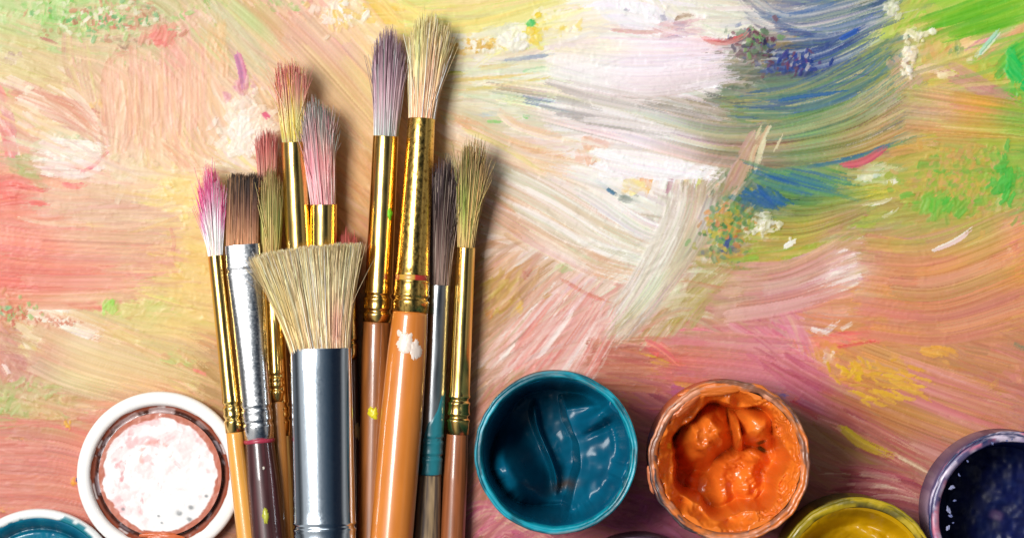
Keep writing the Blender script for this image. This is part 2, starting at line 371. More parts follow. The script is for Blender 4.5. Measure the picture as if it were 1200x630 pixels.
fan([(-20, 500), (60, 498), (110, 515)], [(-20, 590), (60, 600), (110, 605)], 70, 9, 'e08c7c dc8474 e49484 d8907c e09c88', .7)
ST([(10, 505), (45, 515), (80, 530)], 4, 'b87868 d08878'); CL(20, 513, 20, 5, 26, 'f0e0b0 c09870 a87858 e8b060', 6, 2.5, 20, 30)
ST([(0, 525), (40, 545), (85, 560)], 5, 'e8a898 ecb4a4'); 
CL(78, 497, 6, 7, 8, 'f0c040', 4, 3.5, 0, 50); CL(85, 565, 5, 8, 9, 'f0b840 f4c850', 6, 4, 60, 40); CL(15, 594, 14, 4, 12, 'f0b840 f4e0a0', 5, 3.5, 0, 40)
CL(8, 566, 5, 5, 6, 'f8f0e0', 5, 3, 0, 40)
# -- upper middle
fan([(262, -10), (330, 60), (410, 150)], [(330, 20), (420, 90), (500, 190)], 110, 20, 'e8c494 ecc898 f0cc9c e0bc8c f0d098 f4d8a4 e4bc88 ecd0b0', .8)
fan([(400, 40), (440, 90), (500, 160)], [(440, 30), (480, 80), (530, 150)], 34, 10, 'f0d098 ecc890 f4d8a4 f4d890 f0c894', .75)
ST([(243, 0), (288, 55), (325, 112)], 20, 'dcd4b4 d4ccac e4dcc0 d8d0b0')
ST([(232, 20), (270, 60), (300, 100)], 12, 'd8ccac e0c8a8 e4d4b4', .8)
CL(290, 150, 38, 46, 150, 'fffaf4 fdf4ec f4ecd0 ffffff f8e8e4 f4f0e0', 17, 8, -60, 50, .95, 2.2)
ST([(277, 60), (284, 84), (286, 110)], 10, 'dc98b0 cc90b4'); CL(283, 100, 8, 9, 12, 'e090a8 d888b0', 12, 6, 80, 20)
CL(300, 105, 12, 14, 12, 'e0a8c0 fcf4f0', 9, 4, 60, 30); ST([(308, 132), (316, 140)], 7, 'e87090 e87898'); CL(266, 112, 5, 8, 8, 'e8a0b8', 10, 4, 80, 20)
CL(255, 60, 12, 40, 20, 'f4c890 f0c098', 36, 7, 88, 8, .6)
CL(348, 22, 34, 17, 70, 'f0b0a0 f4c0b0 e89c90 f8d8c8 f4ccb8', 15, 7, 20, 40)
CL(400, 14, 32, 20, 110, 'fff8e8 f8dc90 f4c8a0 fff4d0 f0b8a8 fdf8f0', 13, 5, 50, 50)
CL(330, 5, 40, 8, 30, 'a0d480 e8d8b8 90d070', 10, 4, 40, 40)
fan([(415, -5), (480, 0), (560, -5)], [(415, 24), (470, 26), (520, 24)], 30, 9, 'f8d870 f4d068 f8e088 ecd070 f8e498')
fan([(450, 0), (560, -6), (680, -25)], [(480, 38), (570, 35), (665, 5)], 90, 10, 'ece48c e8e89c f0dc80 f4e0a0 dce488 f0e898 e4dc90', .8)
ST([(495, 44), (570, 40), (622, 27), (668, 8)], 5, 'fcf4dc fff8ec', .95, .2, 2)
CL(420, 25, 14, 20, 36, 'fffdf4 f8e8b8', 9, 5, 30, 60); CL(432, 45, 16, 8, 22, 'f8e0b0 fdf4e4', 16, 5, 10, 20)
CL(562, 54, 38, 11, 120, 'f0c060 f8e4b0 ecf0f0 f0b860 ffffff d8d4c8 d8b060', 9, 4, 60, 70)
CL(603, 42, 26, 15, 80, 'fafaf8 e4e4ec d8dce4 ffffff e8ecf0', 14, 7, 70, 50, .95, 2.2)
CL(625, 36, 11, 17, 34, 'f4d840 f0c840 ecdc50', 9, 5, 60, 60); CL(622, 28, 4, 4, 5, '50c868', 7, 4, 20, 40)
CL(663, 33, 22, 11, 34, 'f4dc60 fcf4d0 f4e080 ffffff', 8, 5, 0, 60); CL(645, 18, 20, 8, 24, 'f8e890 fdf8e0', 10, 5, -20, 50)
fan([(530, 70), (620, 74), (720, 74)], [(530, 130), (620, 132), (720, 120)], 110, 6, 'e8ecd0 e0e8cc f0f0e0 ece8cc e4e0b8 dce8c8 f4f0e8 e8e0c0', .75)
ST([(588, 71), (625, 67), (662, 62)], 4, '98a4b4 a8b0b8'); CL(672, 62, 7, 7, 10, 'c0b880 d8c070', 7, 4, 60, 30)
ST([(524, 94), (580, 91), (642, 84)], 3, 'e0d080 e4d488'); ST([(540, 106), (582, 101), (662, 88)], 3, 'e0cc60 e8c860')
ST([(612, 84), (650, 78)], 4, 'b0e0a0 c0e8b0'); ST([(524, 86), (546, 86)], 3.5, 'c8cc50 d8d060'); ST([(560, 80), (610, 76)], 5, 'e8d898 f0dca0')
ST([(560, 135), (592, 132)], 5, 'b8d0d8 c8dce0'); ST([(570, 143), (590, 142)], 3, '98d880 a0dc90'); ST([(612, 136), (626, 138)], 4, '68c860 80d070')
CL(650, 140, 38, 13, 50, 'd4d8b8 d0c8a0 c8c098 dce0c4 c0d8a8', 28, 7, 10, 15)
CL(672, 148, 12, 9, 30, 'b8a070 c8b080 a89868', 7, 4, 30, 50)
fan([(520, 120), (600, 165), (690, 185)], [(525, 180), (600, 215), (680, 235)], 80, 9, 'ecc8a0 f0d0a8 e8bc90 f4e0c0 e4b890 f4dcc0 f8ecd0', .8)
ST([(582, 128), (612, 150), (682, 168)], 10, 'f4e0c8 f4d8b8 e8bc98')
ST([(540, 150), (590, 172), (640, 205)], 5, 'f0e0a0 e8d890')
# whites
fan([(680, 80), (770, 86), (862, 72)], [(700, 108), (780, 106), (845, 100)], 80, 9, 'fbf6f4 f4e8ec f8f0f0 f0e4e8 fdfafa fdfdfd ecdce0', .9, .35, 2)
fan([(640, 55), (740, 48), (815, 42)], [(650, 78), (740, 82), (858, 70)], 70, 8, 'f4e8ec f8f0ee ecd8dc f4e4dc fbf4f4 e8d0d8 fdf8f4', .85, .35, 1.6)
fan([(700, -10), (720, 25), (775, 35)], [(790, -10), (790, 15), (785, 30)], 60, 11, 'fbfafa f6f4f6 fdfdfd f8f4f4 f0eef4', .9, .3, 2)
fan([(790, -10), (830, 15), (890, 15)], [(780, -10), (820, 35), (872, 38)], 80, 9, 'f0f0e0 e4e8d0 f4f0e8 f8f6ec e8e4d0 ecead8', .9, .3, 2)
ST([(820, 44), (846, 50), (872, 42), (882, 30)], 7, 'dc5c60 e06c68', .95, .15); ST([(832, 53), (848, 54)], 5, 'e06468 e87878')
ST([(790, 24), (802, 18), (816, 20)], 4, 'd8a048 a89070'); fan([(770, 35), (800, 25), (812, 30)], [(780, 50), (805, 40), (822, 42)], 14, 5, 'e8c8c8 d8b0b4 c8b0c0 f0dcd8')
ST([(806, 64), (822, 60), (838, 52)], 4, 'a88ca4 c8b0c0'); ST([(824, 84), (838, 78)], 3, '706070 a898a0')
CL(733, 12, 6, 6, 5, 'a8a8b4', 7, 2.5, -60, 20); CL(779, 22, 4, 6, 6, '8888a0', 8, 2.5, 70, 20)
CL(855, 55, 12, 12, 14, 'ffffff f8f8f4', 14, 6, -20, 30, .95, 3)
ST([(700, 78), (780, 82), (840, 78)], 4, 'e0b8c4 e8ccd4'); ST([(715, 35), (760, 38), (800, 30)], 4, 'd8b0a8 e8c8b8')
fan([(640, 100), (740, 108), (860, 130)], [(650, 135), (750, 150), (870, 168)], 120, 7, 'd8ccc8 b8b0ac c8c0b8 a0a098 dcd4c8 b8a890 a89c80 c8bca4 f0e8e0 e8e0dc 98988c', .8)
fan([(640, 120), (720, 135), (800, 145)], [(640, 150), (720, 160), (800, 165)], 36, 7, 'f4ece4 fbf6f0 e8dcd4 f0ece8', .85)
fan([(780, 135), (840, 145), (890, 150)], [(740, 165), (820, 180), (880, 190)], 60, 7, 'a89c74 b0a480 9c9068 a8a080 98986c b4a890', .85)
CL(737, 160, 6, 5, 10, '988c60 a89c70', 8, 5, 0, 40)
fan([(690, 175), (750, 180), (845, 198)], [(700, 215), (730, 205), (800, 215)], 50, 9, 'fbf8f4 f4f0ee fcfcfc f0ece4 f8f4f4', .92, .3, 2)
CL(714, 195, 22, 16, 40, 'ffffff f8f6f4 fcfcfc', 20, 9, 40, 30, .95, 2.4)
CL(690, 178, 9, 16, 34, 'eca878 e8a880 e89c70', 12, 7, 70, 25); CL(705, 170, 10, 6, 14, 'e8a07c e4987c', 9, 5, 30, 30); CL(698, 180, 8, 8, 14, 'c8d890 b8d488 e8e0b0', 8, 4, -60, 30)
# dark corner
CL(905, 55, 52, 32, 420, '4c5a50 40508c 582c40 6c7850 304890 785060 8c9c70 a8804c 48704c 585c48', 18, 4.5, -30, 35)
CL(865, 90, 26, 18, 60, '6c7860 88906c 587058 a8a078', 26, 4, -25, 15)
CL(890, 35, 14, 12, 30, '68a850 90b870 502838', 9, 5, 60, 40); CL(925, 48, 20, 9, 26, 'a8884c b89860 8c7848', 22, 5, -30, 15)
CL(935, 75, 34, 14, 130, '2840a0 3c3c90 6c4078 28448c 804058 203888', 10, 3.5, -50, 35)
CL(900, 40, 14, 12, 24, '582038 682840', 9, 5, 60, 40)
fan([(870, -5), (905, 20), (985, 2)], [(880, 15), (915, 36), (990, 20)], 40, 6, 'c8c4bc dcd8d0 98949c b0a8a0 e8e4dc f0ece4 788090')
fan([(930, 40), (985, 25), (1050, -10)], [(950, 60), (1000, 52), (1045, 20)], 70, 5, '6078a0 405890 8894a0 4868a0 505c80 587088 788c80 384c80')
ST([(983, 47), (1012, 32)], 6, '2858b0 3060b0'); ST([(1000, 58), (1036, 44)], 4, '2850a8 4870b0')
CL(978, 62, 34, 11, 90, '3050a0 2848a8 a8b070 605090 88a068 d8c8b0', 16, 3.5, -58, 22)
fan([(998, 50), (1030, 30), (1055, 5)], [(1005, 55), (1042, 40), (1060, 18)], 24, 6, 'ccd090 d4dc9c b8c870 c4cc80')
CL(1047, 12, 9, 14, 20, 'fbfbf4 ffffff', 9, 6, -30, 30, .95, 3)
# green arcs
fan([(850, 105), (930, 100), (1005, 82), (1050, 40)], [(850, 140), (940, 135), (1020, 118), (1070, 75)], 150, 5.5, '8c9c60 94a468 7c9460 b0b070 5c8470 a0a860 7c9078 90a070 688c80 a8a070 5c80a0 78986c', .8)
fan([(870, 140), (950, 138), (1020, 120), (1065, 100)], [(870, 200), (950, 195), (1030, 172), (1100, 160)], 170, 5.5, 'b0a470 a89c70 c8b48c 98a468 d8c498 7c9870 b8a070 a8a060 88985c c0a878', .8)
ST([(903, 122), (928, 115), (1005, 106)], 4, '3c68a0 4070a0'); ST([(955, 160), (1000, 150), (1062, 134)], 3, '486c90 5880a0'); ST([(890, 128), (915, 115)], 3, '4c6c98')
ST([(905, 144), (975, 146), (1052, 124)], 4, 'ecd4a4 e0c898'); ST([(920, 152), (990, 150), (1055, 132)], 3, 'ecd8ac e0c898')
fan([(1040, 75), (1052, 95), (1035, 110)], [(1060, 70), (1078, 90), (1060, 108)], 24, 9, 'c8a890 ccae90 c4a484 d0b090', .7)
fan([(895, 145), (878, 178), (862, 216)], [(880, 160), (870, 185), (850, 222)], 26, 7, 'c4a488 bc9c80 ccb094 b89878')
fan([(908, 160), (900, 185), (893, 205)], [(893, 150), (884, 175), (878, 195)], 12, 5, 'd4b494 dcd8b0 ccb08c e0dcb8')
ST([(984, 194), (1012, 189), (1040, 171)], 9, 'dc6870 d05c68 e08078', .95, .15)
fan([(880, 198), (930, 214), (990, 228)], [(890, 185), (960, 195), (1010, 205)], 70, 6, '60946c 4c8878 7ca860 588868 78a868 88b070 5c9c70 4c7898 8cac68', .85)
CL(1030, 205, 34, 16, 90, 'c8d8a8 e8ecd8 a8c890 d8e0b8 b0d0b0 88b878', 24, 5, -15, 20)
CL(1018, 208, 14, 7, 12, 'f8fcf8 d8ecf4', 12, 6, -10, 25); CL(1050, 212, 7, 5, 7, 'fdfdfd', 10, 6, 10, 30)
CL(1022, 226, 30, 9, 44, 'e8d840 f0d848 f0e078 d8cc48', 20, 6, -5, 15)
CL(985, 245, 34, 20, 60, 'c8c060 b8c058 d0a878 c08078 dcb890 a8b858', 26, 5, 5, 20)
ST([(958, 232), (985, 240), (1015, 233)], 3.5, 'f4e8dc f8f0e8'); ST([(964, 226), (985, 230), (1003, 240)], 4, 'c07078 b86870'); ST([(1008, 240), (1034, 237), (1052, 226)], 3.5, 'f0f0d8 e0ecd0'); ST([(1014, 256), (1040, 252), (1056, 240)], 3, 'ecf0e0'); ST([(965, 250), (1000, 254), (1030, 248)], 4, 'd09488 c88c80')
CL(1130, 212, 78, 46, 900, '98c040 c0b848 d8a858 78bc48 e0a070 a8c850 d8b850 d89c80 b8b850 cca860', 12, 5.5, -45, 40)
CL(1178, 212, 20, 36, 50, '50b848 68c050 88c048', 16, 6, -65, 25); CL(1105, 240, 40, 13, 50, '68c048 80c848', 15, 7, -40, 30); CL(1095, 195, 20, 12, 20, '68b848 88c050', 14, 6, -50, 30)
CL(1006, 262, 24, 12, 40, 'a8c048 b4c850 98bc48', 22, 8, -10, 20)
# top right
fan([(1060, 30), (1140, 5), (1220, -30)], [(1110, 45), (1150, 35), (1215, 12)], 90, 11, '90c83c 88c440 9ccc48 a0cc50 84c048', .9)
fan([(1150, 90), (1180, 62), (1215, 30)], [(1180, 75), (1195, 60), (1215, 48)], 40, 8, '6cc84c 8ccc50 98c858 60c050')
fan([(1142, 75), (1168, 50), (1200, 25)], [(1155, 80), (1180, 60), (1210, 32)], 16, 7, 'd8a878 e0b080 b8c870')
fan([(1182, 68), (1192, 80), (1205, 100)], [(1200, 55), (1205, 70), (1215, 90)], 30, 10, '20c060 18c058 28c464')
fan([(1112, 52), (1155, 35), (1202, 14)], [(1115, 68), (1150, 50), (1180, 34)], 34, 7, 'f4dca0 f8e098 f4c8a0 f4d490 ecc88c')
ST([(1132, 62), (1158, 42), (1170, 30)], 7, 'd498a0 e0a8a4 ecb898'); ST([(1147, 65), (1163, 46), (1174, 33)], 6, '48a888 b8e4c8 e8f0d8', .95); ST([(1142, 68), (1158, 50)], 5, 'd8f0e0')
CL(1133, 72, 9, 6, 16, 'f4f8e8 c8ecd0 ffffff', 9, 5, -40, 30, .95, 2.5)
CL(1095, 42, 32, 34, 160, 'd8c060 e0b870 e4a870 c8c460 ecd080 b0b860 dcb074', 20, 6, -80, 25)
CL(1122, 58, 7, 9, 14, 'f0e8c0 608870 a0b060', 14, 4, 85, 12)
fan([(1040, 35), (1058, 12), (1072, -10)], [(1055, 40), (1065, 20), (1090, -10)], 24, 8, 'b8d060 a8c850 c8d078 c8c868')
CL(1072, 42, 16, 6, 18, 'fdfdf8', 7, 6, -20, 60, .98, 3.5); CL(1066, 62, 10, 12, 30, 'fdfdf8 ffffff', 7, 6, -20, 60, .98, 3.5); CL(1064, 84, 7, 10, 14, 'fdfdf8', 6, 5, -20, 60, .98, 3.5); CL(1092, 36, 4, 5, 5, 'fdfdf8', 7, 6, -20, 60, .98, 3)
CL(1160, 88, 40, 26, 170, 'e0b850 d8a858 c8c048 e4a468 b8c050 dcb458', 14, 7, -50, 50)
CL(1188, 108, 14, 18, 40, '70b848 90c050 d0b050', 14, 6, -60, 40)
fan([(1060, 100), (1130, 112), (1210, 128)], [(1060, 150), (1130, 158), (1210, 160)], 90, 8, 'd0ac68 c8a870 d4b060 b8a058 c4b058 d4a870 b0b058', .8)
fan([(1105, 76), (1140, 90), (1200, 122)], [(1100, 86), (1135, 100), (1190, 128)], 16, 7, 'c89888 c49080 d0a090')
ST([(1072, 84), (1094, 80), (1112, 88)], 10, 'f0dcb4 e8d0a8 dcb898'); CL(1106, 88, 8, 4, 8, 'fbecd4', 12, 5, -10, 20)
ST([(1047, 110), (1062, 120), (1076, 130)], 4, 'a08038 987038'); ST([(1056, 110), (1066, 118)], 3, 'a88840'); ST([(1076, 133), (1082, 120)], 3.5, '906830 a88038')
CL(1085, 114, 22, 6, 20, 'a0c850 b0c858', 20, 6, 10, 20)
# centre sweeps
fan([(545, 175), (620, 212), (700, 262), (775, 292)], [(575, 260), (630, 288), (690, 318), (780, 330)], 210, 7, 'f0e8d8 e8ccb0 dcd4b8 f4ece0 e0b898 d8d8b8 e4cfb4 d8ac88 f4f0e8 dcb490', .78, .45)
fan([(640, 210), (700, 240), (790, 262)], [(650, 262), (710, 300), (770, 330)], 90, 9, 'e4e4d4 dcdcc8 e8e8dc ece8e0 d8dcc0 e4e8d8', .8)
ST([(652, 270), (672, 280), (682, 290)], 8, 'fbfaf4 f4ece0'); ST([(570, 240), (605, 250), (640, 275)], 5, 'f8f0e8 f4e8dc'); ST([(565, 275), (600, 285), (640, 300)], 5, 'f4e4d4')
fan([(775, 200), (770, 260), (735, 340), (680, 410)], [(830, 210), (815, 270), (775, 340), (715, 405)], 150, 6.5, 'ececdc f0ece4 e4dcd0 dce0c8 e8e4d4 f4f0e8 e0d8c8 d8d4b8 e8e8d8', .85, .3)
fan([(845, 225), (825, 270), (795, 330), (745, 400)], [(815, 270), (790, 315), (750, 355), (715, 390)], 40, 5, 'c8b4a4 d8c8b8 b89c90 dcd0c0 c0a498 e4dcd0', .8)
ST([(838, 236), (803, 305), (745, 358), (700, 385)], 7, 'b49888 c0a498 a89080'); ST([(820, 240), (800, 290), (775, 318)], 4, 'a89080 bca08c')
for x_, c_ in ((762, 'f4c070'), (752, 'f0a870'), (770, 'f4ecdc'), (778, 'f8f4ec'), (786, 'c890a8'), (794, 'e8dcc8'), (804, 'f0d8a0'), (812, 'e8e4d0'), (820, 'e0e090'), (830, 'f0e4d8')):
    ST([(x_ + 2, 198), (x_, 212), (x_ - 6, 232)], 4.5, [c_, c_])
ST([(803, 230), (797, 243), (790, 258)], 4, 'a898b8 b8a8bc'); ST([(798, 274), (790, 288), (782, 296)], 5, 'dc8870 e49880'); ST([(826, 225), (818, 250)], 6, 'ecc890 e8b880')
fan([(850, 210), (838, 255), (828, 320)], [(828, 240), (818, 280), (800, 320)], 36, 5, 'c8b898 d8ccb4 a8a068 bcc08c e4dccc c8c8a0 b0b078')
CL(843, 218, 12, 8, 20, 'fbf6f0 f4e0d0 e8c0a0', 9, 5, 40, 50)
ST([(711, 221), (723, 229)], 3.5, '507888 6090a8'); CL(735, 234, 14, 5, 9, '8c9888 788c80', 14, 3.5, 10, 12); CL(748, 262, 40, 28, 40, 'b8bcac a8ac9c c0c4b0 b0b4a8', 16, 2.5, 8, 10, .7)
CL(725, 250, 14, 10, 10, 'c8b0a4 c0b0a8', 16, 5, 20, 15); CL(745, 218, 16, 9, 30, 'f0d880 f4dc60 f0c070', 12, 5, -10, 30); CL(760, 212, 4, 10, 8, 'f0a870', 14, 4, 85, 10)
CL(850, 268, 40, 44, 520, 'c8a040 509060 a0a840 d08850 487848 b8b040 6ca858 c87050 889848 c09858', 10, 4.5, -30, 60)
CL(852, 286, 12, 12, 40, '3050a0 284890 5060a8', 10, 5, -50, 40); CL(828, 296, 6, 8, 12, '4050a0 806040 d06040', 7, 4, -50, 40); CL(842, 288, 8, 6, 14, 'e8f0c8 b0e090', 7, 4.5, -30, 50)
CL(862, 308, 30, 10, 50, '609068 70a060 a0b050 d09858', 12, 5, -10, 40)
CL(896, 232, 26, 14, 70, '2868b0 2460a8 3878a8 2058a8', 24, 4.5, 28, 12); ST([(880, 215), (905, 228), (928, 234)], 5, '2060a8 3068b0')
fan([(885, 262), (930, 268), (985, 240)], [(880, 310), (920, 300), (960, 275)], 90, 7, 'a8b448 b8bc48 98b848 c8a858 d0b050 b0b850 c0a860', .85)
CL(898, 264, 24, 15, 44, 'ffffff f4f4f0', 7, 6, -20, 60, .97, 3.2); ST([(918, 290), (934, 281)], 5, 'fcfcf0 f4f0e0')
CL(845, 248, 18, 10, 40, 'e0a040 c87850 e8c060 604880', 8, 4, -20, 60)
fan([(850, 318), (930, 312), (1000, 275)], [(850, 355), (930, 345), (1000, 318)], 90, 7, 'd4a090 cc9888 dcb0a0 c8a078 d8a898 d09c90 e0b4a8', .75)
fan([(760, 390), (860, 385), (960, 378)], [(780, 440), (870, 440), (960, 420)], 80, 7, 'd09488 cc8880 d89c90 c88880 dca090 d48c8c', .6)
ST([(895, 352), (910, 356), (922, 368)], 8, 'e488b8 e080a8'); CL(926, 378, 26, 28, 80, 'e07898 e89cb0 dc6088 f0b0b8 d8a0a0 e8b0a0 dc8c98', 24, 4, 52, 16)
CL(910, 420, 14, 9, 16, 'd8c0a0 e0c8a8 d8a888', 12, 7, 0, 40)
fan([(940, 320), (985, 300), (1013, 282)], [(930, 355), (985, 338), (1022, 322)], 60, 6, 'ecdcd0 e8d0c4 f0e4d8 e0bcb0 e8ccc4 ecd8d0 dcb4ac', .9, .25, 2)
CL(1010, 318, 8, 8, 16, 'f4ece4 fbf4ee', 14, 7, -40, 30); CL(968, 272, 12, 14, 20, 'e8e0d0 d8d8c0 c8c890', 20, 6, -40, 25)
ST([(948, 384), (966, 388), (985, 374)], 6, 'fbf4f0 f8f0ec f0d8d0'); ST([(985, 386), (1003, 376)], 4, 'f4ece4'); CL(968, 402, 8, 10, 10, 'f0d0d0 f4e0e0', 12, 4, 60, 20)
fan([(1000, 275), (1080, 282), (1160, 255)], [(1010, 305), (1090, 305), (1180, 270)], 60, 7, 'c8a878 bca870 d0b080 c89484 d4a080 cc9c88 c8a070', .8)
fan([(1015, 305), (1100, 305), (1180, 272)], [(1015, 330), (1100, 330), (1190, 300)], 50, 6, 'd49088 dc80a0 d8988c dc9c80 e0a488 d88c90', .7)
ST([(1092, 294), (1120, 282), (1144, 264)], 6, 'f8ece4 f0d8d0', .95); ST([(1108, 287), (1138, 269)], 2.5, 'e09090')
CL(1186, 275, 24, 40, 150, 'f0a080 f0b870 f0c080 e88c7c f4d0a0 eca878', 18, 6, -60, 35)
fan([(1020, 322), (1110, 335), (1220, 315)], [(1020, 375), (1110, 392), (1220, 372)], 130, 7, 'd89868 dca064 d89c70 e0a868 d48c68 dc9470 e0ac60', .7)
ST([(1080, 336), (1140, 332), (1205, 322)], 7, 'e4b048 e0a850'); ST([(1140, 362), (1175, 362)], 4, 'f0b848 ecb450'); ST([(1040, 368), (1120, 380), (1205, 362)], 7, 'dc8c70 e09070'); ST([(1060, 350), (1130, 356), (1200, 345)], 5, 'd8907c dc9878')
fan([(930, 395), (985, 392), (1038, 385)], [(930, 408), (985, 408), (1030, 398)], 26, 7, 'ee8070 e8786c f09078 f49c80'); ST([(980, 407), (1005, 403), (1027, 399)], 3, 'e04840 e04c44')
CL(985, 418, 42, 16, 200, 'ecac58 e8a050 f0b848 e89070 dca060 e8a468', 11, 5, 30, 50)
CL(1005, 440, 24, 10, 70, 'f0cc30 ecc438 f0b840', 14, 6, 25, 25); CL(1060, 452, 34, 9, 30, 'f0c440 ecb840', 26, 6, 18, 10); CL(1038, 466, 24, 7, 26, 'f0c838 ecc040', 24, 6, 18, 10); CL(1102, 412, 22, 11, 12, 'f0b850 ecb048', 26, 6, 15, 12)
CL(970, 418, 8, 10, 14, 'f0d0d0 e8b0b0 fbf4f4', 9, 4, 60, 30); CL(986, 438, 7, 4, 9, '90b070 78a880', 8, 4, 30, 30); CL(1034, 414, 10, 6, 10, 'f0b0a8 e8a0b0', 10, 4, 30, 30)
fan([(1010, 400), (1090, 440), (1200, 470)], [(940, 455), (1030, 490), (1180, 560)], 170, 6.5, 'd0986c cc8c64 c88c70 d49c68 c88470 d0a070 c49080', .6)
fan([(910, 440), (960, 460), (1010, 475)], [(905, 460), (950, 485), (990, 500)], 50, 6, 'd08890 c87880 d89890 b86c78 c89088', .8)
ST([(985, 500), (1012, 520), (1052, 535)], 12, 'd8c028 ccb830 e0c838', .95); CL(1000, 508, 14, 5, 10, 'd8c828 e0d040', 18, 6, 35, 10)
ST([(1045, 530), (1080, 548), (1100, 560)], 4, 'e8d8c0 e0c8a8'); ST([(1090, 505), (1120, 518)], 4, 'e8dcd0'); ST([(925, 470), (942, 477), (963, 492)], 6, 'b84050 c04858'); CL(945, 470, 12, 5, 12, 'd86060 e07068', 16, 5, 20, 15)
fan([(980, 545), (1040, 550), (1085, 570)], [(975, 590), (1030, 585), (1080, 590)], 60, 5, 'a86460 b06c60 984850 b87868 d8b8a0 b05860', .75)
ST([(1090, 520), (1130, 525)], 4, 'c05860 c86c68'); CL(1165, 455, 12, 10, 26, 'd8b048 b88850 a07048 c8a850', 10, 4, -30, 40); CL(1192, 440, 8, 10, 14, 'e8b070 e8a880 e09090', 12, 5, 60, 30); ST([(1188, 402), (1202, 410)], 5, '508868 a06858')
CL(1160, 490, 40, 14, 40, 'c89080 d09c88 c88478', 40, 8, 15, 8, .6)
# lower middle
ST([(893, 470), (925, 462)], 6, '5860b8 6870b8'); ST([(898, 462), (915, 468)], 5, '4c58b0')
fan([(820, 420), (870, 448), (915, 478)], [(800, 435), (840, 462), (880, 490)], 40, 8, 'd87ca0 dc88a8 cc6c90 d88898 e0a0a8'); fan([(890, 432), (930, 440), (985, 460)], [(890, 448), (930, 455), (980, 475)], 30, 7, 'd07c98 c86c8c d88ca0 c07888')
fan([(755, 393), (790, 415), (830, 448)], [(752, 402), (785, 430), (815, 460)], 22, 6, 'e86c68 e87c70 f0a090 e06860'); ST([(752, 397), (788, 391)], 7, 'ec8074 f09080'); ST([(795, 386), (825, 388), (855, 398)], 5, 'e88890 ec909c')
fan([(752, 413), (775, 422), (798, 438)], [(760, 430), (800, 448), (830, 460)], 14, 6, 'e0b040 d8a440 dcac50'); CL(815, 418, 9, 4, 9, '88a090 70a090', 9, 3, 20, 30)
CL(800, 465, 14, 8, 20, 'a85088 b86098', 20, 7, 35, 15); CL(755, 600, 50, 30, 60, 'b05888 c06890 b06078 c87888', 26, 8, -30, 20)
fan([(560, 430), (600, 380), (650, 320)], [(690, 460), (715, 410), (735, 365)], 150, 7, 'f0d8cc e8b8a8 f4ece0 e8a898 e8c8b8 e4b0a0 f0ccc0 f4e4d8 e0a090', .85, .4)
fan([(600, 440), (640, 400), (690, 340)], [(650, 440), (680, 400), (712, 345)], 40, 7, 'e89c90 e4a89c e8b4a8 f0c8bc', .75)
ST([(655, 325), (690, 345), (722, 356)], 3.5, 'dc8c7c d89080'); ST([(712, 330), (742, 340)], 3, 'dca898')
CL(592, 345, 30, 28, 100, 'c8b050 d8b858 d0a058 e0c070 bc9058 d8c070', 22, 4, -42, 18); CL(617, 322, 5, 7, 8, 'a05848 c07058', 7, 3.5, 60, 30); CL(662, 313, 12, 5, 10, 'a8c878 b0cc80', 16, 6, 0, 15)
CL(610, 360, 6, 8, 6, 'ecc850', 8, 4, -50, 20); CL(573, 368, 6, 6, 6, 'd89040', 8, 5, 0, 30)
fan([(750, 400), (790, 350), (850, 300)], [(790, 400), (820, 360), (860, 320)], 60, 6, 'c8b888 b8a870 dcd0b0 c09c70 d0b898 b8a860', .8)
CL(785, 345, 20, 18, 40, 'e0e0c0 d8dcb4 e8e8d0 c8cc98', 24, 6, -50, 15)
fan([(690, 400), (730, 402), (760, 396)], [(690, 450), (730, 452), (790, 455)], 60, 7, 'c88870 c07c64 d09078 b87460 c88068', .75)
ST([(688, 397), (712, 402), (740, 398)], 6, 'd88c74 dc9880'); ST([(690, 424), (725, 424)], 3.5, 'c06858'); ST([(695, 433), (712, 434)], 3.5, 'b86050')
fan([(555, 480), (575, 450), (600, 425)], [(560, 560), (580, 530), (610, 500)], 50, 5, 'e8c8b8 d89888 e0b0a0 c88878 b89868', .75)
fan([(555, 600), (590, 590), (640, 620)], [(560, 640), (600, 625), (650, 650)], 50, 6, 'd08088 c87078 dca098 c86880 d8b090', .8)

